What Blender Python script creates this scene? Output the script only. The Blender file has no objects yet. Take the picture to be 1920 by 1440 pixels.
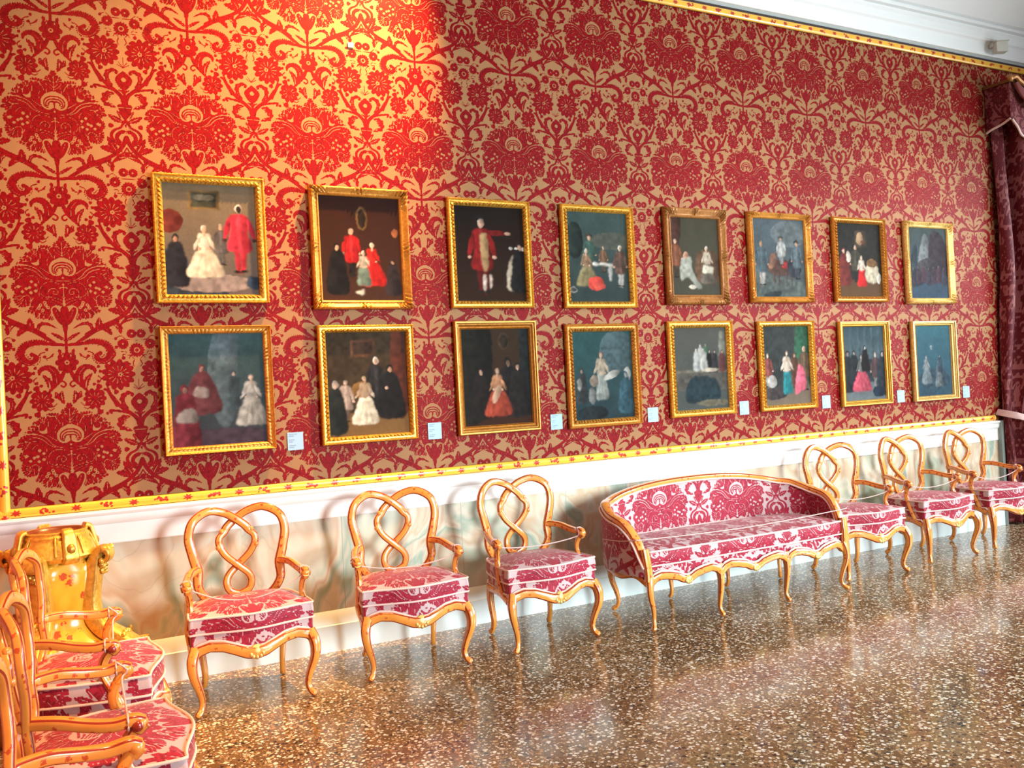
import bpy, random
import numpy as np
from math import *
from mathutils import Vector, Matrix

C = bpy.context.scene.collection
SC = bpy.context.scene
# ------------------------------------------------------------------ camera
cam_d = bpy.data.cameras.new('camera'); cam = bpy.data.objects.new('camera', cam_d); C.objects.link(cam)
cf, cr, cu = Vector((.45349556, .89124551, .00481785)), Vector((.89017178, -.45266911, -.05181578)), Vector((.04399969, -.02778695, .99864504))
CAM = Vector((0, -4.862, 1.443))
M = Matrix(((cr.x, cu.x, -cf.x, CAM.x), (cr.y, cu.y, -cf.y, CAM.y), (cr.z, cu.z, -cf.z, CAM.z), (0, 0, 0, 1)))
cam.matrix_world = M
cam_d.sensor_width = 36; cam_d.lens = 30.0; cam_d.clip_start = .05; cam_d.clip_end = 100
SC.camera = cam
# ------------------------------------------------------------------ view and world
vs = SC.view_settings
SC.display_settings.display_device = 'sRGB'
vs.view_transform = 'Standard'; vs.look = 'None'; vs.gamma = 1; vs.use_curve_mapping = False
vs.exposure = 0.40
w = bpy.data.worlds.new('daylight'); SC.world = w; w.use_nodes = True
bg = w.node_tree.nodes['Background']; bg.inputs[0].default_value = (.86, .94, 1, 1); bg.inputs[1].default_value = .085
SC.cycles.max_bounces = 6; SC.cycles.diffuse_bounces = 3; SC.cycles.glossy_bounces = 3
SC.cycles.caustics_reflective = False; SC.cycles.caustics_refractive = False
SC.cycles.sample_clamp_indirect = 6

def area(name, loc, target, sx, sy, power, col):
    d = bpy.data.lights.new(name, 'AREA'); d.shape = 'RECTANGLE'; d.size = sx; d.size_y = sy; d.energy = power; d.color = col
    o = bpy.data.objects.new(name, d); C.objects.link(o); o.location = loc
    o.rotation_euler = (Vector(target) - Vector(loc)).to_track_quat('-Z', 'Y').to_euler(); return o
def spot(name, loc, target, ang, blend, power, col, rad=.06):
    d = bpy.data.lights.new(name, 'SPOT'); d.spot_size = radians(ang); d.spot_blend = blend; d.energy = power; d.color = col; d.shadow_soft_size = rad
    o = bpy.data.objects.new(name, d); C.objects.link(o); o.location = loc
    o.rotation_euler = (Vector(target) - Vector(loc)).to_track_quat('-Z', 'Y').to_euler(); return o
DAY = (.80, .93, 1.0); WARM = (1, .50, .16)
# daylight through the tall windows of the right-hand wall and of the wall behind the camera
area('daylight_window_right', (9.15, -2.0, 2.2), (3.5, -.6, .9), 1.7, 2.8, 75, DAY).data.spread = radians(110)
area('daylight_window_right', (9.15, -4.9, 2.2), (3.5, -1.0, .9), 1.7, 2.8, 210, DAY).data.spread = radians(110)
area('daylight_window_rear', (4.4, -8.6, 1.9), (3.0, 0, .4), 1.5, 2.2, 140, (.84, .97, 1)).data.spread = radians(75)
# warm gallery spotlights under the ceiling
spot('gallery_spotlight', (2.05, -.62, 4.78), (1.15, 0, 3.0), 64, 1, 1800, (1, .53, .17))
spot('gallery_spotlight', (.3, -1.1, 4.75), (.45, 0, 2.9), 70, 1, 130, WARM)
spot('gallery_spotlight', (-.1, -2.2, 4.6), (.4, 0, 1.7), 62, 1, 95, WARM)
spot('gallery_spotlight', (1.0, -3.2, 4.6), (-.1, -1.9, .3), 42, .8, 900, WARM)
spot('gallery_spotlight', (4.3, -2.6, 4.6), (4.5, 0, 1.8), 50, .9, 165, (1, .66, .52))
spot('gallery_spotlight', (6.3, -2.6, 4.6), (6.3, 0, 1.9), 50, .9, 220, (1, .66, .52))
# ------------------------------------------------------------------ mesh helpers
class MB:
    """collects quads/tris with one float value ('pattern') and one float value ('edge') per vertex"""
    def __init__(s): s.v = []; s.f = []; s.p = []; s.e = []; s.c = []; s.n = 0
    def add(s, verts, faces, pat=0., edge=0., col=None):
        v = np.asarray(verts, float).reshape(-1, 3); k = len(v)
        s.v.append(v); b = s.n; s.n += k
        s.f.extend([tuple(b + i for i in f) for f in faces])
        s.p.append(np.broadcast_to(np.asarray(pat, float), (k,)) if np.ndim(pat) == 0 else np.asarray(pat, float).reshape(-1))
        s.e.append(np.broadcast_to(np.asarray(edge, float), (k,)) if np.ndim(edge) == 0 else np.asarray(edge, float).reshape(-1))
        if col is not None: s.c.append(np.asarray(col, float).reshape(-1, 3))
        return s
    def box(s, x0, x1, y0, y1, z0, z1, pat=0., edge=0.):
        v = [(x, y, z) for x in (x0, x1) for y in (y0, y1) for z in (z0, z1)]
        return s.add(v, [(0, 1, 3, 2), (4, 6, 7, 5), (0, 4, 5, 1), (2, 3, 7, 6), (0, 2, 6, 4), (1, 5, 7, 3)], pat, edge)
    def grid(s, G, cu=False, cv=False, pat=0., edge=0., col=None, flip=False):
        G = np.asarray(G, float); nu, nv = G.shape[:2]
        iu = np.arange(nu if cu else nu - 1); iv = np.arange(nv if cv else nv - 1)
        a, b = np.meshgrid(iu, iv, indexing='ij'); a2 = (a + 1) % nu; b2 = (b + 1) % nv
        q = np.stack([a * nv + b, a2 * nv + b, a2 * nv + b2, a * nv + b2], -1).reshape(-1, 4)
        if flip: q = q[:, ::-1]
        return s.add(G.reshape(-1, 3), q.tolist(), pat, edge, col)
    def sweep(s, path, w, t, hint, closed=False, caps=True, sec=None, pat=0., edgef=1.):
        """ribbon of rounded-rectangle section along path; w across, t along hint"""
        p = np.asarray(path, float); n = len(p)
        w = np.broadcast_to(np.asarray(w, float), (n,)); t = np.broadcast_to(np.asarray(t, float), (n,))
        if closed: d = np.roll(p, -1, 0) - np.roll(p, 1, 0)
        else: d = np.gradient(p, axis=0)
        d /= np.linalg.norm(d, axis=1)[:, None] + 1e-12
        h = np.broadcast_to(np.asarray(hint, float), (n, 3))
        a = np.cross(d, h); a /= np.linalg.norm(a, axis=1)[:, None] + 1e-12
        f = np.cross(a, d)
        S = SEC if sec is None else sec
        G = p[:, None, :] + a[:, None, :] * (S[None, :, 0] * w[:, None])[..., None] + f[:, None, :] * (S[None, :, 1] * t[:, None])[..., None]
        k = len(S)
        s.grid(G, closed, True, pat, np.tile(S[:, 2] * edgef, n))
        if caps and not closed:
            for end, fl in ((0, False), (n - 1, True)):
                b = s.n; c = p[end]
                s.add(np.vstack([G[end], c]), [((i, (i + 1) % k, k) if fl else ((i + 1) % k, i, k)) for i in range(k)], pat, np.r_[S[:, 2] * edgef, .6])
        return s
    def tube(s, path, r, closed=False, k=8, pat=0., edge=0.):
        p = np.asarray(path, float)
        d = p[-1] - p[0]; hint = (0, 0, 1)
        if abs(d[2]) > .8 * np.linalg.norm(d) + 1e-9: hint = (0, 1, .0)
        if closed: hint = (0, 0, 1)
        a = np.linspace(0, 2 * pi, k, endpoint=False)
        sec = np.c_[np.cos(a), np.sin(a), np.full(k, edge)]
        return s.sweep(p, r, r, hint, closed, True, sec, pat)
    def lathe(s, prof, c=(0, 0, 0), k=48, rf=None, pat=0., edge=0.):
        a = np.linspace(0, 2 * pi, k, endpoint=False)
        G = np.array([[(c[0] + r * (rf(t, z) if rf else 1) * cos(t), c[1] + r * (rf(t, z) if rf else 1) * sin(t), c[2] + z) for t in a] for r, z in prof])
        return s.grid(G, False, True, pat, edge, flip=True)
    def blob(s, c, r, k=12, edge=0., pat=0., fn=None):
        th = np.linspace(0, pi, k // 2 + 2); ph = np.linspace(0, 2 * pi, k, endpoint=False)
        T, Ph = np.meshgrid(th, ph, indexing='ij')
        R = 1. if fn is None else fn(T, Ph)
        G = np.stack([c[0] + r[0] * R * np.sin(T) * np.cos(Ph), c[1] + r[1] * R * np.sin(T) * np.sin(Ph), c[2] + r[2] * R * np.cos(T)], -1)
        return s.grid(G, False, True, pat, edge, flip=True)
    def mesh(s, name, mat, sharp=40, smooth=True):
        m = bpy.data.meshes.new(name)
        v = np.vstack(s.v); m.vertices.add(len(v)); m.vertices.foreach_set('co', v.ravel())
        ln = np.fromiter((len(f) for f in s.f), int, len(s.f)); ls = np.r_[0, np.cumsum(ln)[:-1]]
        li = np.fromiter((i for f in s.f for i in f), int, int(ln.sum()))
        m.loops.add(len(li)); m.loops.foreach_set('vertex_index', li)
        m.polygons.add(len(ln)); m.polygons.foreach_set('loop_start', ls); m.polygons.foreach_set('loop_total', ln)
        m.polygons.foreach_set('use_smooth', np.full(len(ln), smooth))
        m.update(calc_edges=True)
        if smooth and sharp < 180: m.set_sharp_from_angle(angle=radians(sharp))
        for nm, arr in (('pattern', s.p), ('edge', s.e)):
            x = np.concatenate(arr)
            if x.any(): m.attributes.new(nm, 'FLOAT', 'POINT').data.foreach_set('value', x.astype(np.float32))
        if s.c:
            x = np.vstack(s.c); at = m.attributes.new('paint', 'FLOAT_COLOR', 'POINT')
            at.data.foreach_set('color', np.c_[x, np.ones(len(x))].astype(np.float32).ravel())
        m.materials.append(mat); m.validate()
        return m
    def obj(s, name, mat, parent=None, **kw): return link(name, s.mesh(name, mat, **kw), parent)
_a = np.array
SEC = _a([(-.5, .0, .15), (-.49, -.24, .15), (-.455, -.36, 1), (-.39, -.44, 1), (-.32, -.49, .1), (0, -.55, 0), (.32, -.49, .1), (.39, -.44, 1), (.455, -.36, 1), (.49, -.24, .15), (.5, .0, .15), (.44, .36, .6), (.2, .5, .4), (-.2, .5, .4), (-.44, .36, .6)])
SEC[:, 1] *= -1   # 'hint' points to the shown face
SEC = SEC[::-1]
def link(name, data, parent=None, loc=None, rz=0):
    o = bpy.data.objects.new(name, data); C.objects.link(o)
    if parent: o.parent = parent
    if loc is not None: o.location = loc
    if rz: o.rotation_euler = (0, 0, rz)
    return o
def tag(o, label, cat, group=None, kind=None):
    o['label'] = label; o['category'] = cat
    if group: o['group'] = group
    if kind: o['kind'] = kind
    return o
def thing(name, label, cat, loc=(0, 0, 0), rz=0, group=None):
    o = link(name, None, None, loc, rz); o.empty_display_size = .1
    return tag(o, label, cat, group)
def struct(name, mb, mat, parent=None, **kw):
    o = mb.obj(name, mat, parent, **kw); o['kind'] = 'structure'; return o
def spl(pts, n=8, closed=False):
    p = np.array(pts, float)
    q = np.vstack([p[-1], p, p[0], p[1]]) if closed else np.vstack([2 * p[0] - p[1], p, 2 * p[-1] - p[-2]])
    out = []; m = len(p) if closed else len(p) - 1; t = (np.arange(n) / n)[:, None]
    for i in range(m):
        a, b, c, d = q[i:i + 4]
        out.append(.5 * (2 * b + (c - a) * t + (2 * a - 5 * b + 4 * c - d) * t ** 2 + (3 * b - a - 3 * c + d) * t ** 3))
    if not closed: out.append(p[-1:])
    return np.vstack(out)
def resample(p, n, closed=False):
    p = np.asarray(p, float); c = np.vstack([p, p[:1]]) if closed else p
    d = np.r_[0, np.cumsum(np.linalg.norm(np.diff(c, axis=0), axis=1))]
    s = np.linspace(0, d[-1], n, endpoint=not closed)
    return np.stack([np.interp(s, d, c[:, k]) for k in range(p.shape[1])], -1), s
PU,PV,RES=654,843,0.75
def spline(pts,n=8,closed=False):
    p=np.array(pts,float)
    if len(p)<3 and not closed: 
        t=np.linspace(0,1,n+1)[:,None]; return p[0]*(1-t)+p[1]*t
    q=np.vstack([p[-1],p,p[0],p[1]]) if closed else np.vstack([2*p[0]-p[1],p,2*p[-1]-p[-2]])
    out=[]
    m=len(p) if closed else len(p)-1
    t=(np.arange(n)/n)[:,None]
    for i in range(m):
        a,b,c,d=q[i:i+4]
        out.append(.5*(2*b+(c-a)*t+(2*a-5*b+4*c-d)*t**2+(3*b-a-3*c+d)*t**3))
    if not closed: out.append(p[-1:])
    return np.vstack(out)
def poly_mask(X,Y,p):
    m=np.zeros(X.shape,bool); q=np.roll(p,-1,0)
    for (x0,y0),(x1,y1) in zip(p,q):
        if y0==y1: continue
        c=((Y>=y0)!=(Y>=y1)); 
        m^=c&(X<(x1-x0)*(Y-y0)/(y1-y0)+x0)
    return m
def outline(kind,par,pts):
    if kind=='P':
        p=spline(pts,8,True)
        if par[0]>0:
            d=np.r_[0,np.cumsum(np.hypot(*np.diff(np.vstack([p,p[:1]]),axis=0).T))]
            n=int(d[-1]/1.5); s=np.linspace(0,d[-1],n,endpoint=False)
            pc=np.vstack([p,p[:1]]); q=np.c_[np.interp(s,d,pc[:,0]),np.interp(s,d,pc[:,1])]
            tn=np.roll(q,-1,0)-np.roll(q,1,0); tn/=np.hypot(*tn.T)[:,None]+1e-9
            nr=np.c_[tn[:,1],-tn[:,0]]
            A=.5*np.sum(q[:,0]*np.roll(q[:,1],-1)-q[:,1]*np.roll(q[:,0],-1))
            if A<0: nr=-nr
            k=s/par[0]; f=(k-np.floor(k)); amp=np.abs(np.sin(pi*f))**.6-.75
            amp*=np.clip(np.abs(q[:,0])/12,0,1)
            p=q+nr*(amp*par[1])[:,None]
        return p
    if kind=='L':
        w,t=par; s=spline(pts,10); n=len(s)
        u=np.linspace(0,1,n); d=np.gradient(s,axis=0); d/=np.hypot(*d.T)[:,None]+1e-9
        nr=np.c_[-d[:,1],d[:,0]]
        hw=w/2*np.sin(pi*np.clip(u,0,1)**.75)**.8
        k=(u*t)%1.; hw=hw*(.62+.55*(1-k)**1.2)
        sh=d*(hw*.35)[:,None]
        return np.vstack([s+nr*hw[:,None]+sh,(s-nr*hw[:,None]+sh)[::-1]])
    if kind=='F':
        r,n,inn=par; a=np.linspace(0,2*pi,96,endpoint=False)
        rr=r*(1 if n==0 else .72+.28*np.abs(np.cos(a*n/2))**.7)
        return np.array(pts[0])+np.c_[rr*np.cos(a),rr*np.sin(a)]
def with_veins(data):
    out=[]
    for kind,val,par,pts in data:
        out.append((kind,val,par,pts))
        if kind=='P' and val==1 and par[0]>0:
            p=outline('P',(0,0),pts); c=np.vstack([p,p[:1]])
            d=np.r_[0,np.cumsum(np.hypot(*np.diff(c,axis=0).T))]
            A=.5*np.sum(p[:,0]*np.roll(p[:,1],-1)-p[:,1]*np.roll(p[:,0],-1)); sg=1 if A<0 else -1
            big=abs(A)>9000
            for k in range(int(d[-1]/par[0])+1):
                if not big: break
                f=lambda s:np.array([np.interp(s%d[-1],d,c[:,0]),np.interp(s%d[-1],d,c[:,1])])
                s0=(k+.0)*par[0]; a=f(s0); t=f(s0+1.5)-f(s0-1.5); t/=np.hypot(*t)+1e-9
                n=np.array([t[1],-t[0]])*sg
                if a[0]<14 or (not big and k%2): continue
                ln=(26 if k%2 else 40) if big else 8
                b=a+n*ln*.55+t*2; e=a+n*ln
                if big: e=e+(np.array([0,-20])-e)*.06
                out.append(('S',0,(3.6,1.6),[tuple(a+n*(-3)),tuple(b),tuple(e)]))
        if kind=='L' and val==1 and par[0]>9:
            s=spline(pts,10); out.append(('S',0,(3.2,1.8),[tuple(x) for x in s[int(len(s)*.12):int(len(s)*.8):4]]))
    return out
def damask_tile(data):
    data=with_veins(data)
    nu,nv=int(PU/2/RES),int(PV/RES); img=np.zeros((nv,nu),np.float32)
    du=(PU/2)/nu; dv=PV/nv
    gx=(np.arange(nu)+.5)*du; gy=(np.arange(nv)+.5)*dv
    for kind,val,par,pts in data:
        if kind=='S': sp=spline(pts,8); wmax=max(par)
        else:
            sp=outline(kind,par,pts); wmax=0
        for mir in (0,1,2):
            q=sp.copy()
            if mir==1: q[:,0]=-q[:,0]
            if mir==2: q[:,0]=PU-q[:,0]
            for sv in (-1,0,1,2):
                r=q+np.array([0,sv*PV])
                x0,x1,y0,y1=r[:,0].min()-wmax,r[:,0].max()+wmax,r[:,1].min()-wmax,r[:,1].max()+wmax
                i0,i1=max(0,int(x0/du)),min(nu,int(x1/du)+2); j0,j1=max(0,int(y0/dv)),min(nv,int(y1/dv)+2)
                if i0>=i1 or j0>=j1: continue
                X,Y=np.meshgrid(gx[i0:i1],gy[j0:j1])
                if kind=='S':
                    w=np.linspace(par[0],par[1],len(r))/2
                    m=np.zeros(X.shape,bool)
                    for k in range(len(r)-1):
                        a,b=r[k],r[k+1]; d=b-a; L2=d@d+1e-9
                        t=np.clip(((X-a[0])*d[0]+(Y-a[1])*d[1])/L2,0,1)
                        m|=(X-a[0]-t*d[0])**2+(Y-a[1]-t*d[1])**2<(w[k]+(w[k+1]-w[k])*t)**2
                else: m=poly_mask(X,Y,r)
                img[j0:j1,i0:i1][m]=val
                if kind=='F' and par[2]>0:
                    c=r.mean(0); m=(X-c[0])**2+(Y-c[1])**2<(par[0]*par[2])**2
                    img[j0:j1,i0:i1][m]=1-val
    # soften
    def blur(a):
        for ax in (0,1):
            w=np.pad(a,[(2,2) if i==ax else (0,0) for i in (0,1)],'wrap' if ax==0 else 'reflect')
            sl=lambda k:w[k:k+a.shape[0]] if ax==0 else w[:,k:k+a.shape[1]]
            a=(sl(0)+2*sl(1)+3*sl(2)+2*sl(3)+sl(4))/9
        return a
    return blur(img)
def sample(tile,u,v):
    """u,v in mm, arrays"""
    nv,nu=tile.shape
    u=np.mod(u,PU); u=np.where(u>PU/2,PU-u,u)
    x=np.clip(u/(PU/2)*nu-.5,0,nu-1.001); y=np.mod(v,PV)/PV*nv-.5; y=np.mod(y,nv)
    i=np.floor(x).astype(int); j=np.floor(y).astype(int); fx=x-i; fy=y-j; i2=np.minimum(i+1,nu-1); j=j%nv; j2=(j+1)%nv
    return (tile[j,i]*(1-fx)+tile[j,i2]*fx)*(1-fy)+(tile[j2,i]*(1-fx)+tile[j2,i2]*fx)*fy
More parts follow.
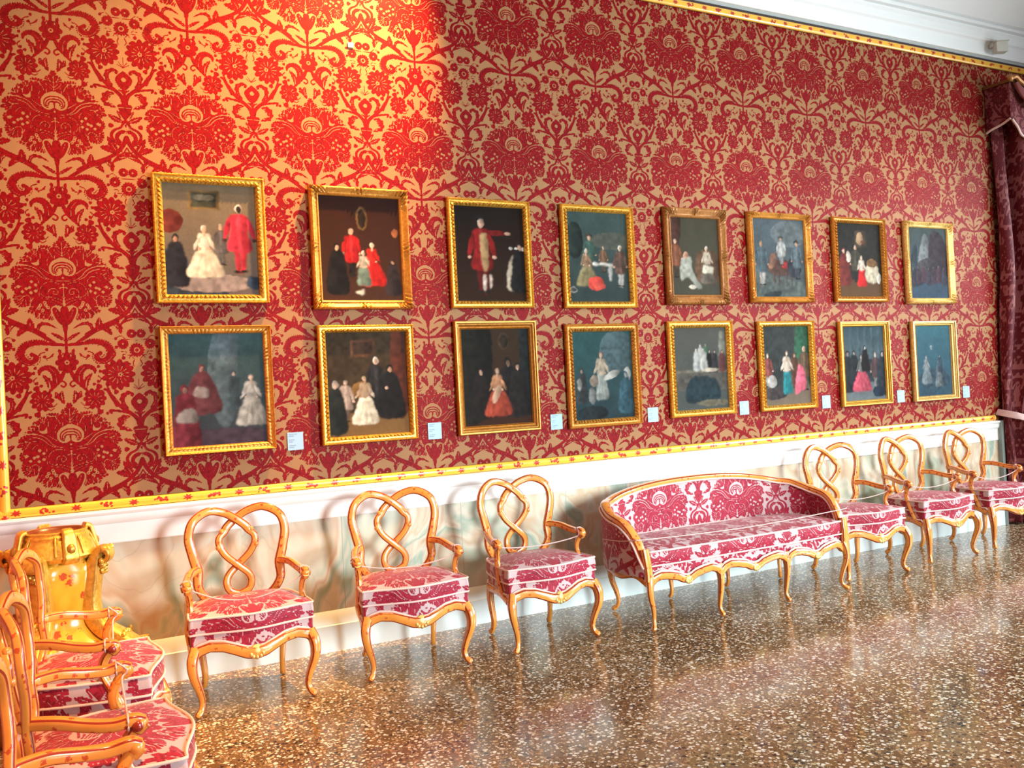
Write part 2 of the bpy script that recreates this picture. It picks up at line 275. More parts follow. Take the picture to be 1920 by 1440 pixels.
DAM = [('P',1,(13.4,7.9),[(0,155),(20,141),(35,131),(40,110),(55,117),(82,120),(101,116),(104,97),(119,103),(134,95),(145,83),(164,79),(167,62),(186,54),(182,38),(203,28),(198,17),(215,9),(228,-8),(227,-32),(216,-54),(210,-65),(225,-75),(228,-101),(215,-118),(222,-136),(220,-157),(211,-177),(195,-190),(168,-188),(154,-185),(161,-202),(172,-211),(139,-226),(127,-247),(111,-247),(96,-253),(83,-249),(65,-257),(52,-255),(43,-246),(14,-229),(0,-77)]),('P',0,(8.7,3.2),[(0,57),(22,54),(44,41),(59,19),(61,-4),(50,-27),(30,-35),(13,-31),(0,-20),(0,-10)]),('S',1,(5.9,4.7),[(0,35),(21,32),(40,19),(47,0),(42,-17),(28,-25)]),('S',1,(5.9,4.7),[(0,22),(21,18),(34,6),(38,-9),(29,-16)]),('S',1,(5.9,4.7),[(0,7),(16,7),(27,-3),(23,-11)]),('S',1,(8.7,4.0),[(0,-1),(0,-22)]),('S',0,(2.8,5.9),[(0,-60),(29,-58),(59,-52),(84,-34),(105,-8),(130,9),(161,18),(196,20)]),('S',0,(4.7,3.2),[(60,-21),(84,-4),(103,9)]),('S',0,(4.0,5.5),[(70,-53),(98,-38),(118,-16),(141,-3),(168,4)]),('P',0,(0.0,0.0),[(105,52),(101,30),(104,20),(123,18),(139,31),(120,33),(111,39)]),('S',0,(4.7,2.4),[(68,19),(68,42),(57,63)]),('S',0,(4.7,2.0),[(43,61),(54,85),(70,102),(92,101)]),('S',0,(4.7,2.0),[(34,54),(31,80),(35,107)]),('S',0,(4.7,2.4),[(98,52),(97,77),(104,97)]),('S',0,(3.6,2.0),[(139,40),(136,60),(126,80)]),('S',0,(3.6,2.0),[(159,40),(157,55),(148,70)]),('S',0,(3.6,2.0),[(174,32),(173,43),(167,53)]),('S',0,(3.2,2.8),[(0,130),(0,92),(0,66)]),('S',0,(3.6,2.0),[(0,79),(17,96),(27,118)]),('S',0,(3.6,2.0),[(0,67),(22,82),(32,97)]),('S',0,(3.6,3.2),[(20,-74),(47,-65),(77,-69),(97,-87),(103,-110),(98,-130),(80,-140),(66,-143)]),('S',0,(4.0,3.6),[(68,-140),(69,-117),(59,-101),(40,-97),(26,-109),(28,-124),(41,-127),(48,-116),(41,-110)]),('S',0,(4.0,3.2),[(0,-84),(0,-119)]),('S',0,(3.6,3.6),[(-18,-94),(0,-91),(19,-98)]),('F',0,(6.3,4,0.0),[(0,-43)]),('F',0,(6.3,4,0.0),[(0,-77)]),('F',0,(7.9,4,0.4),[(0,-141)]),('S',0,(3.6,3.2),[(0,-162),(23,-151),(48,-143),(68,-138)]),('S',0,(3.2,2.8),[(0,-183),(18,-170),(43,-157),(70,-151),(100,-145)]),('S',0,(3.2,2.4),[(0,-193),(27,-183),(50,-170),(70,-157)]),('P',0,(0.0,0.0),[(12,-191),(42,-183),(62,-200),(57,-230),(44,-259),(26,-284),(0,-290),(0,-204)]),('P',1,(0.0,0.0),[(0,-190),(15,-195),(20,-217),(28,-206),(41,-193),(54,-201),(50,-225),(38,-253),(23,-275),(0,-284),(0,-238)]),('S',0,(3.6,2.0),[(40,-202),(32,-229),(19,-255)]),('F',0,(8.7,0,0.35),[(86,-168)]),('F',0,(8.7,0,0.35),[(105,-181)]),('F',0,(8.7,0,0.35),[(72,-194)]),('F',0,(8.7,0,0.35),[(96,-206)]),('F',0,(8.7,0,0.35),[(82,-181)]),('F',0,(8.7,0,0.35),[(113,-196)]),('F',0,(8.7,4,0.0),[(140,-64)]),('F',0,(8.7,4,0.0),[(122,-80)]),('F',0,(8.7,4,0.0),[(149,-93)]),('F',0,(8.7,4,0.0),[(181,-114)]),('F',0,(8.7,4,0.0),[(144,-119)]),('F',0,(8.7,4,0.0),[(164,-99)]),('F',0,(8.7,4,0.0),[(197,-88)]),('F',0,(8.7,4,0.0),[(123,-110)]),('S',0,(4.4,3.6),[(151,-162),(146,-147),(160,-132),(177,-139)]),('S',0,(4.4,2.8),[(135,-145),(147,-166),(154,-187),(161,-200),(173,-209)]),('S',0,(3.2,2.8),[(108,-72),(112,-51),(130,-35),(155,-39),(173,-58)]),('S',0,(3.2,2.8),[(109,-136),(112,-102),(122,-93)]),('S',0,(4.0,2.4),[(152,-16),(181,-23),(197,-45)]),('S',0,(3.2,2.4),[(176,-3),(199,-2),(214,-15)]),('S',0,(3.2,2.4),[(183,-144),(196,-157),(204,-149)]),('S',0,(2.8,2.0),[(78,-219),(73,-242)]),('S',0,(2.8,2.0),[(97,-219),(92,-243)]),('S',0,(2.8,2.0),[(116,-219),(111,-243)]),('S',0,(2.8,2.0),[(135,-219),(131,-243)]),('S',1,(25.3,10.1),[(0,554),(0,536),(0,512)]),('S',1,(10.1,12.7),[(0,512),(0,465),(0,418)]),('L',1,(16.5,5),[(0,479),(36,505),(70,525)]),('L',1,(19.0,6),[(115,517),(121,545),(105,567),(72,564),(31,540)]),('S',0,(3.8,2.5),[(109,545),(87,555),(53,547)]),('S',1,(19.0,11.4),[(56,471),(100,505),(144,532),(194,552),(245,576)]),('L',1,(39.2,6),[(144,529),(154,558),(156,599)]),('L',1,(27.8,5),[(169,537),(193,533),(214,505)]),('L',1,(31.6,5),[(220,564),(247,550),(255,511)]),('S',0,(4.4,2.5),[(147,532),(157,571),(156,592)]),('S',0,(4.4,2.5),[(229,557),(244,543),(236,522)]),('S',1,(7.6,7.6),[(0,460),(43,468),(86,469)]),('P',1,(11.4,7.0),[(61,467),(93,484),(136,490),(172,482),(203,464),(220,433),(226,405),(205,378),(167,362),(136,361),(119,381),(117,408),(138,404),(156,396),(175,413),(173,437),(146,452),(104,456)]),('S',1,(10.1,36.7),[(13,458),(67,465),(129,473),(177,458),(201,430),(198,395),(174,377)]),('S',1,(36.7,19.0),[(174,377),(149,380),(139,400),(154,415)]),('S',0,(4.4,4.4),[(97,456),(140,457),(172,441),(180,413),(170,393),(153,393),(149,406)]),('S',0,(3.8,2.5),[(125,380),(155,364),(193,378),(218,412)]),('F',1,(8.2,3,0.0),[(88,439)]),('F',1,(8.2,3,0.0),[(142,346)]),('F',1,(8.2,3,0.0),[(150,321)]),('F',1,(8.2,3,0.0),[(199,254)]),('F',1,(8.2,3,0.0),[(138,270)]),('F',1,(8.2,3,0.0),[(98,402)]),('F',1,(8.2,3,0.0),[(286,354)]),('F',1,(8.2,3,0.0),[(361,191)]),('F',1,(8.2,3,0.0),[(219,-9)]),('F',1,(8.2,3,0.0),[(208,-112)]),('F',1,(8.2,3,0.0),[(230,-38)]),('F',1,(8.2,3,0.0),[(119,257)]),('S',1,(5.1,3.2),[(195,6),(206,-15),(202,-36)]),('S',1,(5.1,3.2),[(209,-77),(221,-96),(214,-112)]),('S',1,(5.1,3.2),[(96,426),(117,418),(126,404)]),('S',1,(5.1,3.2),[(139,298),(151,284),(144,263)]),('S',1,(5.1,3.2),[(312,374),(305,354),(314,340)]),('F',1,(53.2,8,0.0),[(0,371)]),('F',0,(12.7,5,0.4),[(0,371)]),('L',1,(21.5,3),[(16,390),(26,417),(36,441)]),('S',0,(4.4,2.5),[(15,401),(23,427)]),('S',1,(13.9,8.9),[(0,452),(0,411)]),('S',1,(5.7,3.2),[(59,416),(74,399),(91,392),(85,383)]),('F',1,(6.3,3,0.0),[(65,406)]),('S',1,(16.5,21.5),[(13,330),(30,292),(50,267)]),('P',1,(12.7,5.1),[(29,282),(36,319),(56,349),(84,360),(114,353),(132,332),(126,308),(116,326),(98,335),(78,324),(69,297),(73,259),(94,218),(78,225),(52,254)]),('L',1,(29.1,5),[(80,232),(83,273),(113,316)]),('S',0,(3.8,2.5),[(82,239),(86,276),(106,309)]),('S',0,(3.8,2.5),[(50,271),(55,315),(80,348)]),('S',1,(6.3,7.6),[(58,247),(41,271),(23,277),(9,262),(19,248),(31,255)]),('L',1,(27.8,4),[(27,229),(34,197),(18,159)]),('S',0,(3.8,2.5),[(32,217),(28,180)]),('L',1,(22.8,3),[(57,226),(50,200),(31,187)]),('F',1,(81.0,13,0.0),[(234,301)]),('S',0,(2.5,5.7),[(252,296),(281,288)]),('S',0,(2.5,5.7),[(248,289),(269,269)]),('S',0,(2.5,5.7),[(240,284),(249,257)]),('S',0,(2.5,5.7),[(231,284),(226,256)]),('S',0,(2.5,5.7),[(223,287),(204,265)]),('S',0,(2.5,5.7),[(217,294),(190,282)]),('S',0,(2.5,5.7),[(215,302),(185,303)]),('S',0,(2.5,5.7),[(218,310),(192,324)]),('S',0,(2.5,5.7),[(224,316),(208,340)]),('S',0,(2.5,5.7),[(233,318),(231,346)]),('S',0,(2.5,5.7),[(242,317),(254,343)]),('S',0,(2.5,5.7),[(249,312),(272,329)]),('S',0,(2.5,5.7),[(253,304),(282,310)]),('F',0,(12.7,5,0.3),[(242,301)]),('F',1,(54.4,10,0.0),[(119,182)]),('S',0,(2.5,5.1),[(132,179),(152,174)]),('S',0,(2.5,5.1),[(128,173),(141,157)]),('S',0,(2.5,5.1),[(120,170),(121,150)]),('S',0,(2.5,5.1),[(112,172),(101,155)]),('S',0,(2.5,5.1),[(106,178),(88,170)]),('S',0,(2.5,5.1),[(106,185),(86,191)]),('S',0,(2.5,5.1),[(110,192),(97,208)]),('S',0,(2.5,5.1),[(118,195),(117,215)]),('S',0,(2.5,5.1),[(126,193),(137,210)]),('S',0,(2.5,5.1),[(131,187),(150,194)]),('S',1,(5.7,3.2),[(97,163),(72,151),(54,165)]),('S',1,(5.7,3.2),[(105,149),(83,133),(65,144)]),('S',1,(5.7,3.2),[(126,141),(138,120),(159,125)]),('F',1,(15.2,3,0.0),[(140,243)]),('F',1,(12.7,3,0.0),[(219,212)]),('F',1,(15.2,3,0.0),[(140,113)]),('S',1,(21.5,10.1),[(327,8),(314,64),(284,97),(241,131),(205,171),(179,220),(164,228)]),('S',1,(8.9,7.6),[(160,211),(148,222),(130,216)]),('S',1,(10.1,11.4),[(193,103),(187,117),(212,115),(255,106),(287,94)]),('S',1,(6.3,3.2),[(197,199),(215,177),(238,142)]),('S',1,(16.5,6.3),[(219,143),(197,192),(177,248)]),('F',1,(7.6,0,0.0),[(174,104)]),('P',1,(11.4,5.7),[(327,202),(319,182),(297,173),(288,149),(301,131),(317,127),(327,108),(327,101),(352,121),(367,162)]),('F',0,(12.7,3,0.0),[(327,157)]),('L',1,(27.8,6),[(275,120),(251,151),(250,186),(279,205),(307,193)]),('S',0,(3.8,2.5),[(272,133),(259,161),(262,189)]),('S',1,(9.5,9.5),[(327,108),(327,4)]),('S',1,(7.6,5.7),[(327,32),(327,81),(303,103)]),('S',1,(5.7,4.4),[(327,67),(319,95),(316,102)]),('P',1,(0.0,0.0),[(317,26),(360,23),(353,-12),(327,-98),(327,-97),(327,-10)]),('S',0,(3.8,3.8),[(318,12),(356,10)]),('L',1,(40.5,6),[(280,82),(244,69),(239,31),(289,5)]),('S',0,(3.8,3.2),[(273,74),(250,58),(258,19)]),('F',0,(5.7,0,0.0),[(246,37)]),('F',0,(5.1,0,0.0),[(267,19)]),('L',1,(21.5,3),[(327,-62),(303,-29),(285,-7)]),('L',1,(29.1,5),[(314,-65),(280,-52),(243,-32)]),('S',0,(4.4,2.5),[(318,-58),(300,-27),(291,-14)]),('S',0,(3.8,2.5),[(305,-64),(277,-48),(255,-36)]),('F',1,(12.7,3,0.0),[(256,-88)]),('S',1,(15.2,13.9),[(318,-65),(305,-95),(271,-113),(256,-136),(265,-164),(293,-185)]),('S',0,(3.8,3.8),[(327,-72),(303,-102),(277,-117),(265,-141),(278,-170)]),('S',1,(21.5,17.7),[(327,-122),(305,-120),(286,-135),(282,-156),(294,-171)]),('F',0,(8.9,4,0.3),[(327,-124)]),('S',0,(3.8,2.5),[(327,-128),(302,-130)]),('S',1,(21.5,12.7),[(327,-146),(307,-193),(275,-232),(233,-260),(182,-283),(137,-304),(93,-330)]),('L',1,(36.7,5),[(278,-225),(261,-196),(235,-145)]),('S',0,(4.4,2.5),[(273,-214),(252,-178)]),('L',1,(32.9,4),[(265,-231),(235,-211),(198,-204)]),('S',1,(7.6,5.1),[(284,-243),(310,-228),(327,-199)]),('L',1,(27.8,6),[(327,-247),(290,-254),(254,-282)]),('F',1,(12.7,3,0.0),[(327,-235)]),('S',0,(3.2,2.5),[(319,-250),(283,-258)]),('F',1,(38.0,16,0.0),[(327,426)]),('F',0,(15.2,0,0.55),[(327,426)]),('F',1,(27.8,14,0.0),[(262,459)]),('F',1,(24.1,14,0.0),[(304,512)]),('F',0,(5.7,0,0.0),[(262,459)]),('F',0,(5.7,0,0.0),[(306,512)]),('S',1,(3.2,3.2),[(235,494),(254,502),(279,483),(317,479),(327,478)]),('S',1,(3.2,3.2),[(251,418),(270,421),(279,410)]),('S',1,(3.2,3.2),[(262,383),(259,404),(278,402),(307,399)]),('S',1,(3.2,3.2),[(287,382),(297,396),(312,381)]),('S',1,(3.2,3.2),[(306,249),(327,221),(299,236)]),('S',1,(3.2,3.2),[(327,276),(327,248),(327,234)]),('S',1,(3.2,3.2),[(285,-222),(295,-209),(310,-238)]),('F',1,(8.9,0,0.0),[(262,386)]),('F',1,(7.6,0,0.0),[(229,488)]),('F',1,(8.2,3,0.0),[(230,443)])]
# ------------------------------------------------------------------ materials
def nmat(name):
    m = bpy.data.materials.new(name); m.use_nodes = True
    nt = m.node_tree; b = nt.nodes['Principled BSDF']; return m, nt, b
def N(nt, t, **kw):
    n = nt.nodes.new(t)
    for k, v in kw.items(): setattr(n, k, v)
    return n
def lk(nt, a, b): nt.links.new(a, b)
def ramp(nt, fac, stops, interp='LINEAR'):
    r = N(nt, 'ShaderNodeValToRGB'); e = r.color_ramp.elements; r.color_ramp.interpolation = interp
    while len(e) < len(stops): e.new(.5)
    for i, (p, c) in enumerate(stops): e[i].position = p; e[i].color = (*c, 1) if len(c) == 3 else c
    lk(nt, fac, r.inputs[0]); return r.outputs[0]
def mix(nt, fac, a, b, mode='MIX'):
    m = N(nt, 'ShaderNodeMix', data_type='RGBA', blend_type=mode)
    for s, x in ((m.inputs[0], fac), (m.inputs[6], a), (m.inputs[7], b)):
        if isinstance(x, (int, float)): s.default_value = x
        elif isinstance(x, tuple): s.default_value = (*x, 1)
        else: lk(nt, x, s)
    return m.outputs[2]
def math_(nt, op, a, b=0.):
    m = N(nt, 'ShaderNodeMath', operation=op)
    for s, x in ((m.inputs[0], a), (m.inputs[1], b)):
        if isinstance(x, (int, float)): s.default_value = x
        else: lk(nt, x, s)
    return m.outputs[0]
def attr(nt, name, out='Fac'): n = N(nt, 'ShaderNodeAttribute', attribute_name=name); return n.outputs[out]
def coords(nt, out='Object', scale=(1, 1, 1)):
    t = N(nt, 'ShaderNodeTexCoord'); mp = N(nt, 'ShaderNodeMapping'); mp.inputs['Scale'].default_value = scale
    lk(nt, t.outputs[out], mp.inputs[0]); return mp.outputs[0]
def noise(nt, vec, scale, detail=3, rough=.5, dist=0., out=0):
    n = N(nt, 'ShaderNodeTexNoise'); n.inputs['Scale'].default_value = scale; n.inputs['Detail'].default_value = detail
    n.inputs['Roughness'].default_value = rough; n.inputs['Distortion'].default_value = dist; lk(nt, vec, n.inputs['Vector']); return n.outputs[out]
def bump(nt, b, h, strength, dist=.002):
    n = N(nt, 'ShaderNodeBump'); n.inputs['Strength'].default_value = strength; n.inputs['Distance'].default_value = dist
    lk(nt, h, n.inputs['Height']); lk(nt, n.outputs[0], b.inputs['Normal'])
def plain(name, col, rough=.5, metal=0., spec=.5, var=0., vs=12):
    m, nt, b = nmat(name); b.inputs['Roughness'].default_value = rough; b.inputs['Metallic'].default_value = metal
    b.inputs['Specular IOR Level'].default_value = spec
    v = coords(nt); n = noise(nt, v, vs, 4)
    c2 = tuple(x * (1 - var) for x in col)
    lk(nt, mix(nt, n, col, c2), b.inputs['Base Color']); return m
def damask(name, ground, red, rough=.42, sheen=.25, spec=.4, lo=.27, hi=.47):
    m, nt, b = nmat(name)
    p = attr(nt, 'pattern'); v = coords(nt)
    f = ramp(nt, p, [(lo, (0, 0, 0)), (hi, (1, 1, 1))])
    n = noise(nt, v, 9, 5, .6)
    g = mix(nt, n, ground, tuple(x * .82 for x in ground)); r = mix(nt, ramp(nt, noise(nt, coords(nt, scale=(1, 1, .8)), 78, 3, .6, 1.2), [(.45, (0, 0, 0)), (.62, (1, 1, 1))]), red, tuple(x * .55 for x in red))
    wv = noise(nt, coords(nt, scale=(1, 1, .25)), 420, 2)
    c = mix(nt, f, g, r); c = mix(nt, math_(nt, 'MULTIPLY', wv, .22), c, tuple(x * .4 for x in red))
    lk(nt, c, b.inputs['Base Color'])
    b.inputs['Roughness'].default_value = rough; b.inputs['Specular IOR Level'].default_value = spec
    b.inputs['Sheen Weight'].default_value = sheen; b.inputs['Sheen Roughness'].default_value = .45; b.inputs['Sheen Tint'].default_value = (1, .82, .8, 1)
    bump(nt, b, math_(nt, 'ADD', wv, f), .25, .0012); return m
def lacquer(name, base, dark, flower, rough=.24, fs=26., fmin=.30, coat=.4):
    """painted and varnished wood: darker lines along the edges, scattered small flowers"""
    m, nt, b = nmat(name); v = coords(nt)
    vo = N(nt, 'ShaderNodeTexVoronoi'); vo.inputs['Scale'].default_value = fs; lk(nt, v, vo.inputs['Vector'])
    n1 = noise(nt, v, fs * 5, 2); d = math_(nt, 'ADD', vo.outputs['Distance'], math_(nt, 'MULTIPLY', math_(nt, 'SUBTRACT', n1, .5), .62))
    sel = N(nt, 'ShaderNodeSeparateColor'); lk(nt, vo.outputs['Color'], sel.inputs[0])
    on = math_(nt, 'GREATER_THAN', sel.outputs[0], .35)
    fl = math_(nt, 'MULTIPLY', on, ramp(nt, d, [(fmin - .05, (1, 1, 1)), (fmin + .03, (0, 0, 0))]))
    n2 = noise(nt, v, 14, 4)
    c = mix(nt, n2, base, tuple(x * y for x, y in zip(base, (.82, .56, .55))))
    c = mix(nt, math_(nt, 'MULTIPLY', fl, .85), c, flower)
    c = mix(nt, ramp(nt, attr(nt, 'edge'), [(.45, (0, 0, 0)), (.8, (1, 1, 1))]), c, dark)
    lk(nt, c, b.inputs['Base Color']); b.inputs['Roughness'].default_value = rough
    b.inputs['Coat Weight'].default_value = coat; b.inputs['Coat Roughness'].default_value = .12
    bump(nt, b, n2, .15, .003); return m
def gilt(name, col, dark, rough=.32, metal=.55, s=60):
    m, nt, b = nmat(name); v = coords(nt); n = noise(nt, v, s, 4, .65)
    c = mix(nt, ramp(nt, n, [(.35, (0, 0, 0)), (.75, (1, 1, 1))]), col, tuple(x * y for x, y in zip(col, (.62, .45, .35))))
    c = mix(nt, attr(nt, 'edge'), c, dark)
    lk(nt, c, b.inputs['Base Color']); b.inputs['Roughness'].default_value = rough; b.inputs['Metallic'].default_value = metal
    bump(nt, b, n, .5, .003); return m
def border_mat(name):
    m, nt, b = nmat(name); v = coords(nt); n = noise(nt, v, 8, 3)
    c = mix(nt, n, (.86, .50, .045), (.80, .36, .03))
    n2 = noise(nt, v, 160, 2)
    f = ramp(nt, math_(nt, 'ADD', attr(nt, 'pattern'), math_(nt, 'MULTIPLY', math_(nt, 'SUBTRACT', n2, .5), .5)), [(.45, (0, 0, 0)), (.6, (1, 1, 1))])
    c = mix(nt, f, c, (.42, .025, .012)); c = mix(nt, attr(nt, 'edge'), c, (.05, .008, .006))
    lk(nt, c, b.inputs['Base Color']); b.inputs['Roughness'].default_value = .3; b.inputs['Coat Weight'].default_value = .3; return m
def marble_mat(name):
    m, nt, b = nmat(name); v = coords(nt, scale=(1, 1, .62))
    w0 = noise(nt, v, 1.6, 3, .5, .6, 1)
    vv = N(nt, 'ShaderNodeVectorMath', operation='ADD'); lk(nt, v, vv.inputs[0])
    sc = N(nt, 'ShaderNodeVectorMath', operation='SCALE'); lk(nt, w0, sc.inputs[0]); sc.inputs['Scale'].default_value = .55; lk(nt, sc.outputs[0], vv.inputs[1])
    n = noise(nt, vv.outputs[0], 2.1, 3, .45, 1.2)
    c = ramp(nt, n, [(.24, (.15, .16, .09)), (.33, (.33, .39, .29)), (.42, (.58, .54, .42)), (.49, (.52, .37, .24)), (.54, (.60, .55, .43)), (.62, (.27, .35, .27)), (.68, (.57, .50, .39)), (.76, (.42, .28, .16)), (.84, (.17, .13, .07))])
    n2 = noise(nt, vv.outputs[0], 1.5, 2, .5, 1.6)
    ln = ramp(nt, n2, [(.488, (0, 0, 0)), (.499, (1, 1, 1)), (.501, (1, 1, 1)), (.512, (0, 0, 0))])
    c = mix(nt, math_(nt, 'MULTIPLY', ln, .35), c, (.34, .28, .20))
    lk(nt, c, b.inputs['Base Color']); b.inputs['Roughness'].default_value = .35; return m
def terrazzo_mat(name):
    m, nt, b = nmat(name); v = coords(nt)
    wv = noise(nt, v, 30, 3, .5, 0, 1)
    ad = N(nt, 'ShaderNodeVectorMath', operation='SCALE'); lk(nt, wv, ad.inputs[0]); ad.inputs['Scale'].default_value = .016
    v2 = N(nt, 'ShaderNodeVectorMath', operation='ADD'); lk(nt, v, v2.inputs[0]); lk(nt, ad.outputs[0], v2.inputs[1])
    big = noise(nt, v, 1.1, 4, .6)
    base = ramp(nt, big, [(.3, (.13, .058, .018)), (.5, (.23, .122, .046)), (.7, (.36, .225, .11))])
    fine = noise(nt, v, 190, 3, .6)
    c = mix(nt, math_(nt, 'MULTIPLY', fine, .7), base, (.05, .03, .02))
    for sc, thr, rmax, stops in ((120., .40, .40, [(.0, (.66, .55, .38)), (.15, (.42, .27, .12)), (.55, (.22, .12, .05)), (.80, (.60, .52, .38)), (.90, (.02, .016, .012))]),
                                  (70., .44, .42, [(.0, (.74, .66, .50)), (.25, (.46, .31, .15)), (.52, (.04, .028, .02)), (.66, (.84, .78, .66)), (.84, (.40, .20, .08))]),
                                  (46., .46, .46, [(.0, (.80, .71, .55)), (.30, (.86, .80, .68)), (.46, (.60, .44, .24)), (.58, (.025, .02, .018)), (.84, (.42, .22, .10))])):
        vo = N(nt, 'ShaderNodeTexVoronoi'); vo.inputs['Scale'].default_value = sc; lk(nt, v2.outputs[0], vo.inputs['Vector'])
        s = N(nt, 'ShaderNodeSeparateColor'); lk(nt, vo.outputs['Color'], s.inputs[0])
        on = math_(nt, 'GREATER_THAN', s.outputs[0], thr)
        rad = math_(nt, 'MULTIPLY', math_(nt, 'ADD', s.outputs[2], .35), rmax)
        inn = math_(nt, 'LESS_THAN', vo.outputs['Distance'], rad)
        c = mix(nt, math_(nt, 'MULTIPLY', on, inn), c, ramp(nt, s.outputs[1], stops, 'CONSTANT'))
    lk(nt, c, b.inputs['Base Color']); r = noise(nt, v, 5, 3)
    lk(nt, ramp(nt, r, [(.3, (.10,) * 3), (.7, (.19,) * 3)]), b.inputs['Roughness'])
    b.inputs['Specular IOR Level'].default_value = .75; bump(nt, b, noise(nt, v, 3, 2), .06, .01); return m
def paint_mat(name):
    m, nt, b = nmat(name); c = attr(nt, 'paint', 'Color'); v = coords(nt); n = noise(nt, v, 60, 4, .6)
    lk(nt, mix(nt, math_(nt, 'MULTIPLY', n, .35), c, (.02, .015, .012)), b.inputs['Base Color'])
    b.inputs['Roughness'].default_value = .45; b.inputs['Specular IOR Level'].default_value = .03
    bump(nt, b, noise(nt, v, 500, 2), .12, .001); return m

MT = dict(
    wall_damask=damask('red_and_tan_silk_damask', (.355, .185, .082), (.235, .002, .005), .48, .06, .08),
    seat_damask=damask('rose_silk_damask', (.64, .47, .47), (.40, .020, .048), .5, .15, .2),
    curtain_damask=damask('crimson_damask_curtain', (.27, .075, .075), (.115, .004, .009), .5, .12, .2),
    lacquer=lacquer('yellow_lacquer_with_red_flowers', (.80, .35, .060), (.27, .022, .010), (.46, .035, .012), fs=36., fmin=.27),
    pedestal=lacquer('bright_yellow_lacquer', (.86, .46, .03), (.30, .05, .01), (.50, .02, .01), .2, 19., .33, .5),
    gilt=gilt('bright_gilding', (.95, .58, .09), (.16, .05, .006)),
    gilt_old=gilt('worn_gilding', (.72, .34, .055), (.10, .03, .006), .38, .45),
    gilt_dark=gilt('dark_old_gilding', (.42, .19, .05), (.06, .02, .006), .42, .4),
    gilt_pale=gilt('pale_gilding', (.95, .68, .22), (.20, .09, .02), .35, .45),
    border=border_mat('painted_yellow_border'), marble=marble_mat('painted_marble_dado'), terrazzo=terrazzo_mat('polished_terrazzo'),
    white=plain('white_paint', (.86, .86, .83), .45, var=.05), skirting=plain('pale_blue_white_paint', (.74, .82, .82), .4, var=.06),
    grey=plain('grey_gap', (.42, .45, .43), .6, var=.2, vs=30), plaster=plain('white_plaster', (.80, .81, .79), .8, var=.04),
    dark=plain('dark_gap', (.03, .012, .01), .6), piping=plain('pale_pink_braid', (.84, .62, .56), .7, var=.25, vs=220),
    cord=plain('pink_and_white_cord', (.82, .55, .50), .7, var=.5, vs=260), paint=paint_mat('oil_paint'),
    card=plain('pale_blue_card', (.30, .45, .60), .5, var=.04), ink=plain('grey_print', (.20, .26, .34), .6),
    wood=plain('dark_red_brown_wood', (.20, .045, .018), .3, var=.4), sensor=plain('grey_white_plastic', (.62, .62, .54), .5, var=.1),
    tie=plain('pale_rose_tieback', (.72, .50, .48), .7, var=.3, vs=120), shutter=plain('grey_green_woodwork', (.22, .25, .23), .5, var=.2),
    back=plain('dark_panel_back', (.05, .03, .02), .8), wall_red=plain('dull_red_plaster', (.42, .14, .10), .8, var=.1),
    tile_wax=plain('tag_white', (.86, .84, .80), .5))
_m, _nt, _b = nmat('daylit_pane'); _b.inputs['Base Color'].default_value = (.6, .75, .85, 1); _b.inputs['Roughness'].default_value = .1
_b.inputs['Emission Color'].default_value = (.75, .9, 1, 1); _b.inputs['Emission Strength'].default_value = 2.2; MT['sky_pane'] = _m
# ------------------------------------------------------------------ the room
AX, AZ = -.041, 1.318      # a pattern axis and the height of a fan of the damask
TILE = damask_tile(DAM)
XL, XR = -.365, 9.2        # ends of the picture wall
def fastgrid(name, G, mat, attrs):
    nu, nv = G.shape[:2]
    m = bpy.data.meshes.new(name); m.vertices.add(nu * nv); m.vertices.foreach_set('co', G.reshape(-1).astype(np.float32))
    a, b = np.meshgrid(np.arange(nu - 1), np.arange(nv - 1), indexing='ij')
    q = np.stack([a * nv + b, (a + 1) * nv + b, (a + 1) * nv + b + 1, a * nv + b + 1], -1).reshape(-1).astype(np.int32)
    k = len(q) // 4
    m.loops.add(len(q)); m.loops.foreach_set('vertex_index', q)
    m.polygons.add(k); m.polygons.foreach_set('loop_start', np.arange(k, dtype=np.int32) * 4); m.polygons.foreach_set('loop_total', np.full(k, 4, np.int32))
    m.update(calc_edges=True)
    for nm, x in attrs.items():
        if x.ndim == 2: m.attributes.new(nm, 'FLOAT', 'POINT').data.foreach_set('value', x.astype(np.float32).ravel())
        else: m.attributes.new(nm, 'FLOAT_COLOR', 'POINT').data.foreach_set('color', np.concatenate([x, np.ones(x.shape[:2] + (1,))], -1).astype(np.float32).ravel())
    m.materials.append(mat); return m
def wall_sheet():
    xs = [-.322]
    while xs[-1] < 7.5: xs.append(xs[-1] + .0042 + .0035 * max(0, xs[-1]) / 7.5)
    xs = np.array(xs); zs = np.arange(.974, 4.122, .0048)
    X, Z = np.meshgrid(xs, zs, indexing='ij')
    pat = sample(TILE, (X - AX) * 1000, (Z - AZ) * 1000)
    return fastgrid('wall_back', np.stack([X, 0 * X, Z], -1), MT['wall_damask'], {'pattern': pat})
o = link('wall_back', wall_sheet()); o['kind'] = 'structure'
def prism(mb, prof, x0, x1, edge=None):
    """profile of (y, z) pulled along x"""
    G = np.array([[(x, y, z) for y, z in prof] for x in (x0, x1)])
    e = 0 if edge is None else np.tile(np.array(edge, float), 2)
    mb.grid(G, edge=e, flip=True)
    return mb
# floor and ceiling
struct('floor', MB().box(-.62, 9.4, -9, .03, -.06, 0), MT['terrazzo'], smooth=False)
struct('ceiling', MB().box(-.62, 9.4, -9, .05, 4.86, 4.95), MT['plaster'], smooth=False)
struct('wall_left', MB().box(-.62, -.50, -9, .1, 0, 4.9), MT['wall_red'], smooth=False)
